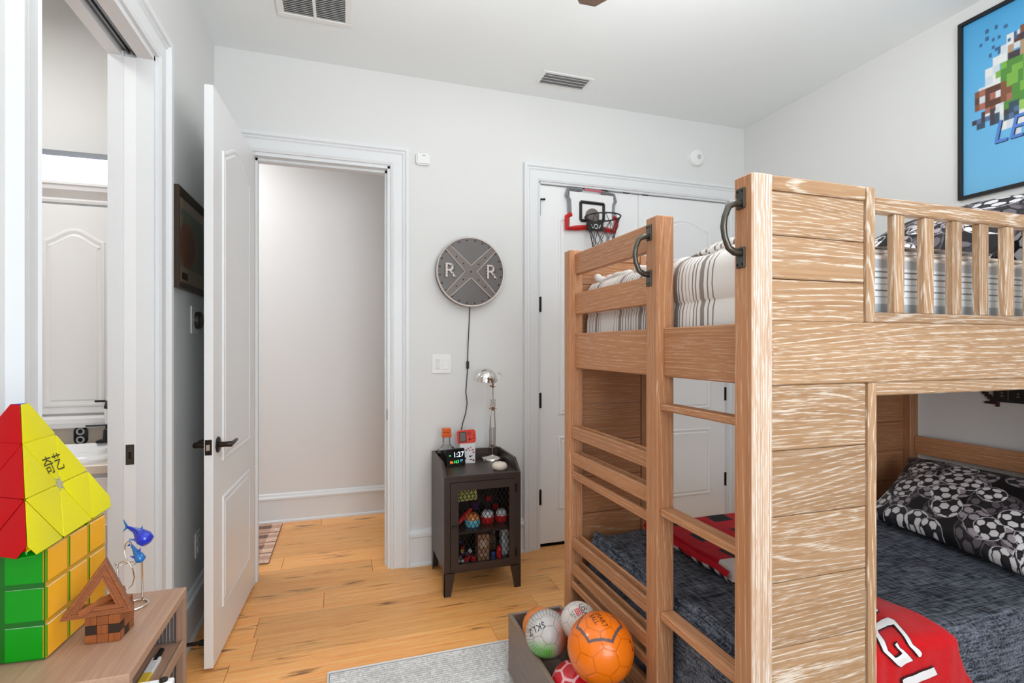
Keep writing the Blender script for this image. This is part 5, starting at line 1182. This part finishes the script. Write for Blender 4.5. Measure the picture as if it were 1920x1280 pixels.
# ---------------------------------------------------------------- wooden house puzzle
WD = {a: wood('puzzle_wood_' + a, a, (124, 66, 30), (158, 90, 46), (96, 46, 20), k=20, lines=.45, pores=.3, rough=.35, along=6, across=40, fine=400, freq=2600) for a in 'XYZ'}; WDK = mat('puzzle_dark', (44, 28, 18), .5, noise=.2, nscale=80)
t = thing('house_puzzle', 'small brown wooden house shaped puzzle with a triangular roof on the cabinet', 'puzzle', (-.387, 1.066, UZ))
hb = Vector((-.4145, 1.0445, UZ)); ux = Vector((.9965, -.083, 0)); uy = Vector((.083, .9965, 0)); M = Matrix.Translation(hb) @ Matrix(((ux.x, uy.x, 0, 0), (ux.y, uy.y, 0, 0), (0, 0, 1, 0), (0, 0, 0, 1)))
bw, bh = .0172, .0152
for i in range(3):
    for j in range(3):
        for k in range(3):
            if (i, j) == (1, 1): continue
            m = MB(); m.box((i * bw + .0002, j * bw + .0002, k * bh + .0002), ((i + 1) * bw - .0002, (j + 1) * bw - .0002, (k + 1) * bh - .0002), .0008, 1, M)
            m.build('block', WDK if (k == 1 and j == 0 and i != 1) or (k == 0 and i == 2 and j == 1) else WD['XYZ'[(i + j + k) % 3]], t)
hy = 1.045; ap, bl, br = onY(198, 1047, hy), onY(112, 1164, hy - .012), onY(250, 1143, hy + .01)
bl.z = max(bl.z, UZ + .0475); ctr = (ap + bl + br) / 3
nrm = (bl - ap).cross(br - ap).normalized(); nrm = nrm if nrm.y < 0 else -nrm
for k, (s0, s1, dp) in enumerate(((1, .86, 0), (.85, .72, .0012), (.71, .58, 0), (.57, .47, .001))):
    m = MB(); rings = []
    for i in range(3):
        p = (ap, bl, br)[i]; o_, i_ = ctr + (p - ctr) * s0, ctr + (p - ctr) * s1
        rings.append([o_ + nrm * (.004 + dp), i_ + nrm * (.004 + dp), i_ - nrm * .012, o_ - nrm * .012])
    m.loft(rings, close=True); m.build('roof_frame', WD['X'], t, 20)
a0, a1 = onY(228, 1112, hy + .03), onY(160, 1152, hy - .012); a1.z = max(a1.z, UZ + .05)
m = MB(); w_ = Vector((.004, .01, .0)); hgt = Vector((-.003, 0, .010))
m.hexa([a0 - w_, a1 - w_, a1 + w_, a0 + w_, a0 - w_ + hgt, a1 - w_ + hgt, a1 + w_ + hgt, a0 + w_ + hgt], .0005); m.build('ridge_board', WD['X'], t, 20)
m = MB(); m.box((.0, .036, .0455), (.05, .051, .058), .001, 1, M); m.build('back_block', WD['X'], t)

# ---------------------------------------------------------------- shark ornament
t = thing('shark_ornament', 'wire ornament with two blue glass sharks on the far end of the cabinet', 'ornament', (-.37, 1.165, UZ))
sy = 1.165; S_ = lambda x, y, d=0: onY(x, y, sy + d)
ZW = .0022; cb = onZ(258, 1133, UZ + ZW)
m = MB(); pts = [cb + Vector((.021 * math.cos(a) - .004, .021 * math.sin(a), 0)) for a in np.linspace(-2.4, 2.6, 26)]; m.tube(pts, ZW, 8); m.build('base_ring', CHROME, t, 50)
rb = onZ(267, 1127, UZ + ZW); sy = rb.y
m = MB(); m.tube([rb, S_(266, 1050)], .0016, 8); m.build('rod', CHROME, t)
m = MB(); m.tube([S_(x, y, .006 * math.sin(k)) for k, (x, y) in enumerate(((215, 1056), (226, 1060), (240, 1055), (250, 1052), (254, 1057), (247, 1060), (238, 1050), (233, 1035), (235, 1020), (241, 1014), (246, 1020), (242, 1026)))], .0012, 7)
m.tube([S_(x, y, .004 * math.cos(k)) for k, (x, y) in enumerate(((219, 1062), (222, 1056), (230, 1052), (240, 1054), (249, 1066), (252, 1082), (248, 1096), (240, 1103), (232, 1103), (227, 1094), (221, 1082), (220, 1066)))], .0012, 7)
m.tube([S_(219, 1062), S_(217, 1058), S_(219, 1056), S_(221, 1060), S_(221, 1105)], .0012, 7); m.tube([S_(221, 1105), Vector((S_(221, 1105).x, sy, UZ + ZW))], .0012, 7); m.build('wire_swirl', CHROME, t, 60)
SHB, SHL = mat('shark_blue', (30, 60, 220), .08, trans=.45, ior=1.45, coat=.5), mat('shark_light', (40, 140, 220), .08, trans=.5, ior=1.45, coat=.5)
def shark(pts, rad, fins, tail, dors, ma, mb):
    m = MB(); P = [S_(x, y, d) for x, y, d in pts]; m.tube(P, rad, 14); o = m.build('shark', ma, t, 70)
    def fin(tri, th=.0012):
        a = [S_(*p) for p in tri]; n = Vector((0, 1, 0)); mm = MB(); mm.loft([[p - n * th for p in a], [p + n * th for p in a]]); return mm
    for tri in fins: fin(tri).build('pectoral_fin', mb, o, 30)
    fin(dors).build('dorsal_fin', mb, o, 30)
    for tri in tail: fin(tri).build('tail_fin', mb, o, 30)
k = .001
shark([(238, 987, .02), (247, 991, .014), (256, 995, .006), (264, 1002, -.004), (270, 1008, -.012), (276, 1013, -.018), (279, 1016, -.02)], [.0018, .0042, .0065, .0115, .0145, .0125, .004],
      [[(256, 1010, -.01), (241, 1010, -.008), (258, 1016, -.012)], [(281, 1007, -.012), (290, 1004, -.008), (284, 1012, -.014)]], [[(236, 989, .02), (231, 973, .022), (241, 987, .018)], [(236, 987, .02), (230, 997, .022), (241, 989, .018)]], [(259, 995, .0), (267, 985, .0), (269, 1000, -.004)], SHB, SHL)
shark([(244, 1018, .012), (250, 1026, .008), (255, 1034, .003), (260, 1042, -.003), (264, 1049, -.008), (266, 1053, -.01)], [.0014, .003, .005, .0085, .009, .003],
      [[(255, 1044, -.004), (244, 1042, -.002), (256, 1050, -.006)], [(268, 1043, -.004), (274, 1041, -.002), (270, 1048, -.006)]], [[(243, 1020, .012), (242, 1012, .013), (247, 1018, .011)], [(243, 1019, .012), (238, 1023, .013), (246, 1023, .011)]], [(257, 1032, .0), (264, 1027, .0), (263, 1037, -.002)], SHL, SHB)

# ---------------------------------------------------------------- bathroom beyond the pocket door
CABW = mat('cabinet_white', (238, 238, 238), .35); QZ = mat('beige_quartz', (226, 214, 200), .3, noise=.06, nscale=120)
t = thing('vanity_cabinet', 'white vanity cabinet with a beige stone counter in the bathroom', 'vanity', (-1.4, 2.73, 0))
m = MB(); m.box((-2.0, 2.52, .1), (XL - .145, VY - .001, .835)); m.build('body', CABW, t)
m = MB(); m.box((-2.0, 2.56, 0), (XL - .145, VY - .001, .1)); m.build('toe_kick', CABW, t)
for x0 in (-1.98, -1.6, -1.22):
    m = MB(); m.box((x0, 2.5, .13), (x0 + .365, 2.519, .69), .003); d = m.build('cabinet_door', CABW, t)
    m = MB(); m.loft([[(a, 2.5 - p, z) for a, z in inset([(x0 + .06, .19), (x0 + .305, .19), (x0 + .305, .63), (x0 + .06, .63)], o)] for o, p in PROF]); m.build('raised_panel', CABW, d, 25)
    m = MB(); m.box((x0, 2.5, .71), (x0 + .365, 2.519, .82), .003); m.build('drawer_front', CABW, t)
m = MB(); m.box((-2.02, 2.495, .836), (XL - .142, VY - .001, .872), .003); m.build('counter', QZ, t)
m = MB(); m.box((-2.02, VY - .016, .872), (XL - .142, VY - .001, .976), .002); m.build('backsplash', QZ, t)
t = thing('bathroom_sink', 'white drop-in sink with a stepped rim on the bathroom counter', 'sink', (-1.18, 2.69, .872))
m = MB(); rg = []
for w_, d_2, z in ((.25, .165, .8725), (.25, .165, .885), (.243, .158, .894), (.225, .14, .896), (.218, .133, .91), (.205, .12, .912), (.2, .115, .905), (.17, .09, .88), (.15, .08, .876)):
    rg.append([Vector((-1.18 + w_ * abs(math.cos(a)) ** .35 * (1 if math.cos(a) >= 0 else -1), 2.695 + d_2 * abs(math.sin(a)) ** .35 * (1 if math.sin(a) >= 0 else -1), z)) for a in np.linspace(0, 2 * math.pi, 48, endpoint=False)])
m.loft(rg); m.build('basin', mat('porcelain', (244, 244, 244), .12), t, 40)
FK = mat('faucet_black', (48, 50, 54), .35, .7)
fb = Vector((-1.03, 2.82, .912)); t = thing('sink_faucet', 'dark metal faucet with a flat lever beside the bathroom sink', 'faucet', fb)
m = MB(); m.box(fb + Vector((-.04, -.025, 0)), fb + Vector((.09, .025, .012)), .004, 2); m.build('base_plate', FK, t)
m = MB(); m.lathe([(0, .012), (.02, .012), (.018, .03), (.0165, .055), (.013, .06), (.009, .064), (.009, .08), (0, .08)], fb, 20); m.build('handle_body', FK, t)
m = MB(); m.box(fb + Vector((-.085, -.006, .074)), fb + Vector((.012, .006, .082)), .003); m.build('lever', FK, t)
m = MB(); m.tube([fb + Vector((.06, 0, .01)), fb + Vector((.06, 0, .17)), fb + Vector((.055, -.02, .2)), fb + Vector((.045, -.06, .21)), fb + Vector((.038, -.1, .19)), fb + Vector((.036, -.11, .165))], .011, 12); m.build('spout', FK, t, 60)
op = onY(152, 816, VY - .017); t = thing('bath_outlet', 'dark oval outlet plate with two pale rings on the stone backsplash', 'outlet', op)
m = MB(); rgs = []
for sc_2, d in ((1, 0), (1, .004), (.9, .006)): rgs.append([op + Vector((.028 * sc_2 * math.cos(a), -d, (.017 if math.sin(a) >= 0 else -.017) + .027 * sc_2 * math.sin(a))) for a in np.linspace(0, 2 * math.pi, 32, endpoint=False)])
m.loft(rgs); m.build('plate', FK, t, 40)
for s_ in (1, -1):
    m = MB(); m.tube([op + Vector((.0135 * math.cos(a), -.007, s_ * .0195 + .0135 * math.sin(a))) for a in np.linspace(0, 2 * math.pi, 24, endpoint=False)], .0042, 6, True); m.build('ring', TOYW, t, 60)
t = thing('wall_cabinet', 'white wall cabinet with arched door panels above the bathroom counter', 'cabinet', (-1.4, 2.9, .98))
CYF = 2.85
m = MB(); m.box((-2.0, CYF + .02, 1.02), (XL - .145, VY - .001, 2.0)); m.build('body', CABW, t)
m = MB(); m.loft([[(x, CYF + .02 - p, z) for p, z in ((0, .978), (.012, .978), (.016, .99), (.02, 1.0), (.02, 1.02), (.012, 1.035), (0, 1.035))] for x in (-2.0, XL - .145)]); m.build('base_moulding', CABW, t, 20)
m = MB(); m.loft([[(x, CYF + .02 - p, z) for p, z in ((-.1, 2.0), (.02, 2.0), (.024, 2.012), (.02, 2.02), (.034, 2.035), (.05, 2.052), (.054, 2.07), (.06, 2.074), (.06, 2.084), (-.1, 2.084))] for x in (-2.0, XL - .145)]); m.build('crown_moulding', CABW, t, 20)
for x0, x1 in ((-1.97, -1.375), (-1.345, -.98)):
    m = MB(); m.box((x0, CYF, 1.045), (x1, CYF + .0195, 1.99), .002); d = m.build('cabinet_door', CABW, t)
    m = MB(); m.loft([[(a, CYF - p * .6, z) for a, z in inset(arch_poly(x0 + .06, x1 - .07, 1.075, 1.83, 1.885), o)] for o, p in PROF]); m.build('raised_panel', CABW, d, 25)
t = thing('vanity_light', 'long slim LED bar light glowing above the bathroom cabinet', 'light', (-1.4, 2.9, 2.25))
m = MB(); m.box((-2.0, 2.90, 2.222), (XL - .15, VY - .001, 2.25), .002); m.build('housing', mat('housing_grey', (120, 124, 130), .4, .5), t)
m = MB(); m.box((-2.0, 2.892, 2.206), (XL - .15, 2.95, 2.221), .003); m.build('diffuser', mat('led_strip', (240, 246, 255), .4, emit=2.5), t)
t = thing('towel_bar', 'dark towel rod with a small white towel beside the bathroom cabinet', 'towel rod', (-1.0, 2.8, 1.1))
tp = onY(178, 752, 2.80); m = MB(); m.cyl(tp, tp + Vector((.066, 0, 0)), .005, 10); m.cyl(tp + Vector((.06, 0, 0)), tp + Vector((.06, .05, 0)), .006, 10); m.build('rod', FK, t)
m = MB(); m.tube([tp + Vector((.05, 0, .012)), tp + Vector((.05, -.004, -.02)), tp + Vector((.05, -.002, -.06)), tp + Vector((.052, 0, -.1))], [.006, .012, .014, .012], 12); m.build('towel', mat('towel_white', (238, 238, 236), .95, bump=.6), t, 60)
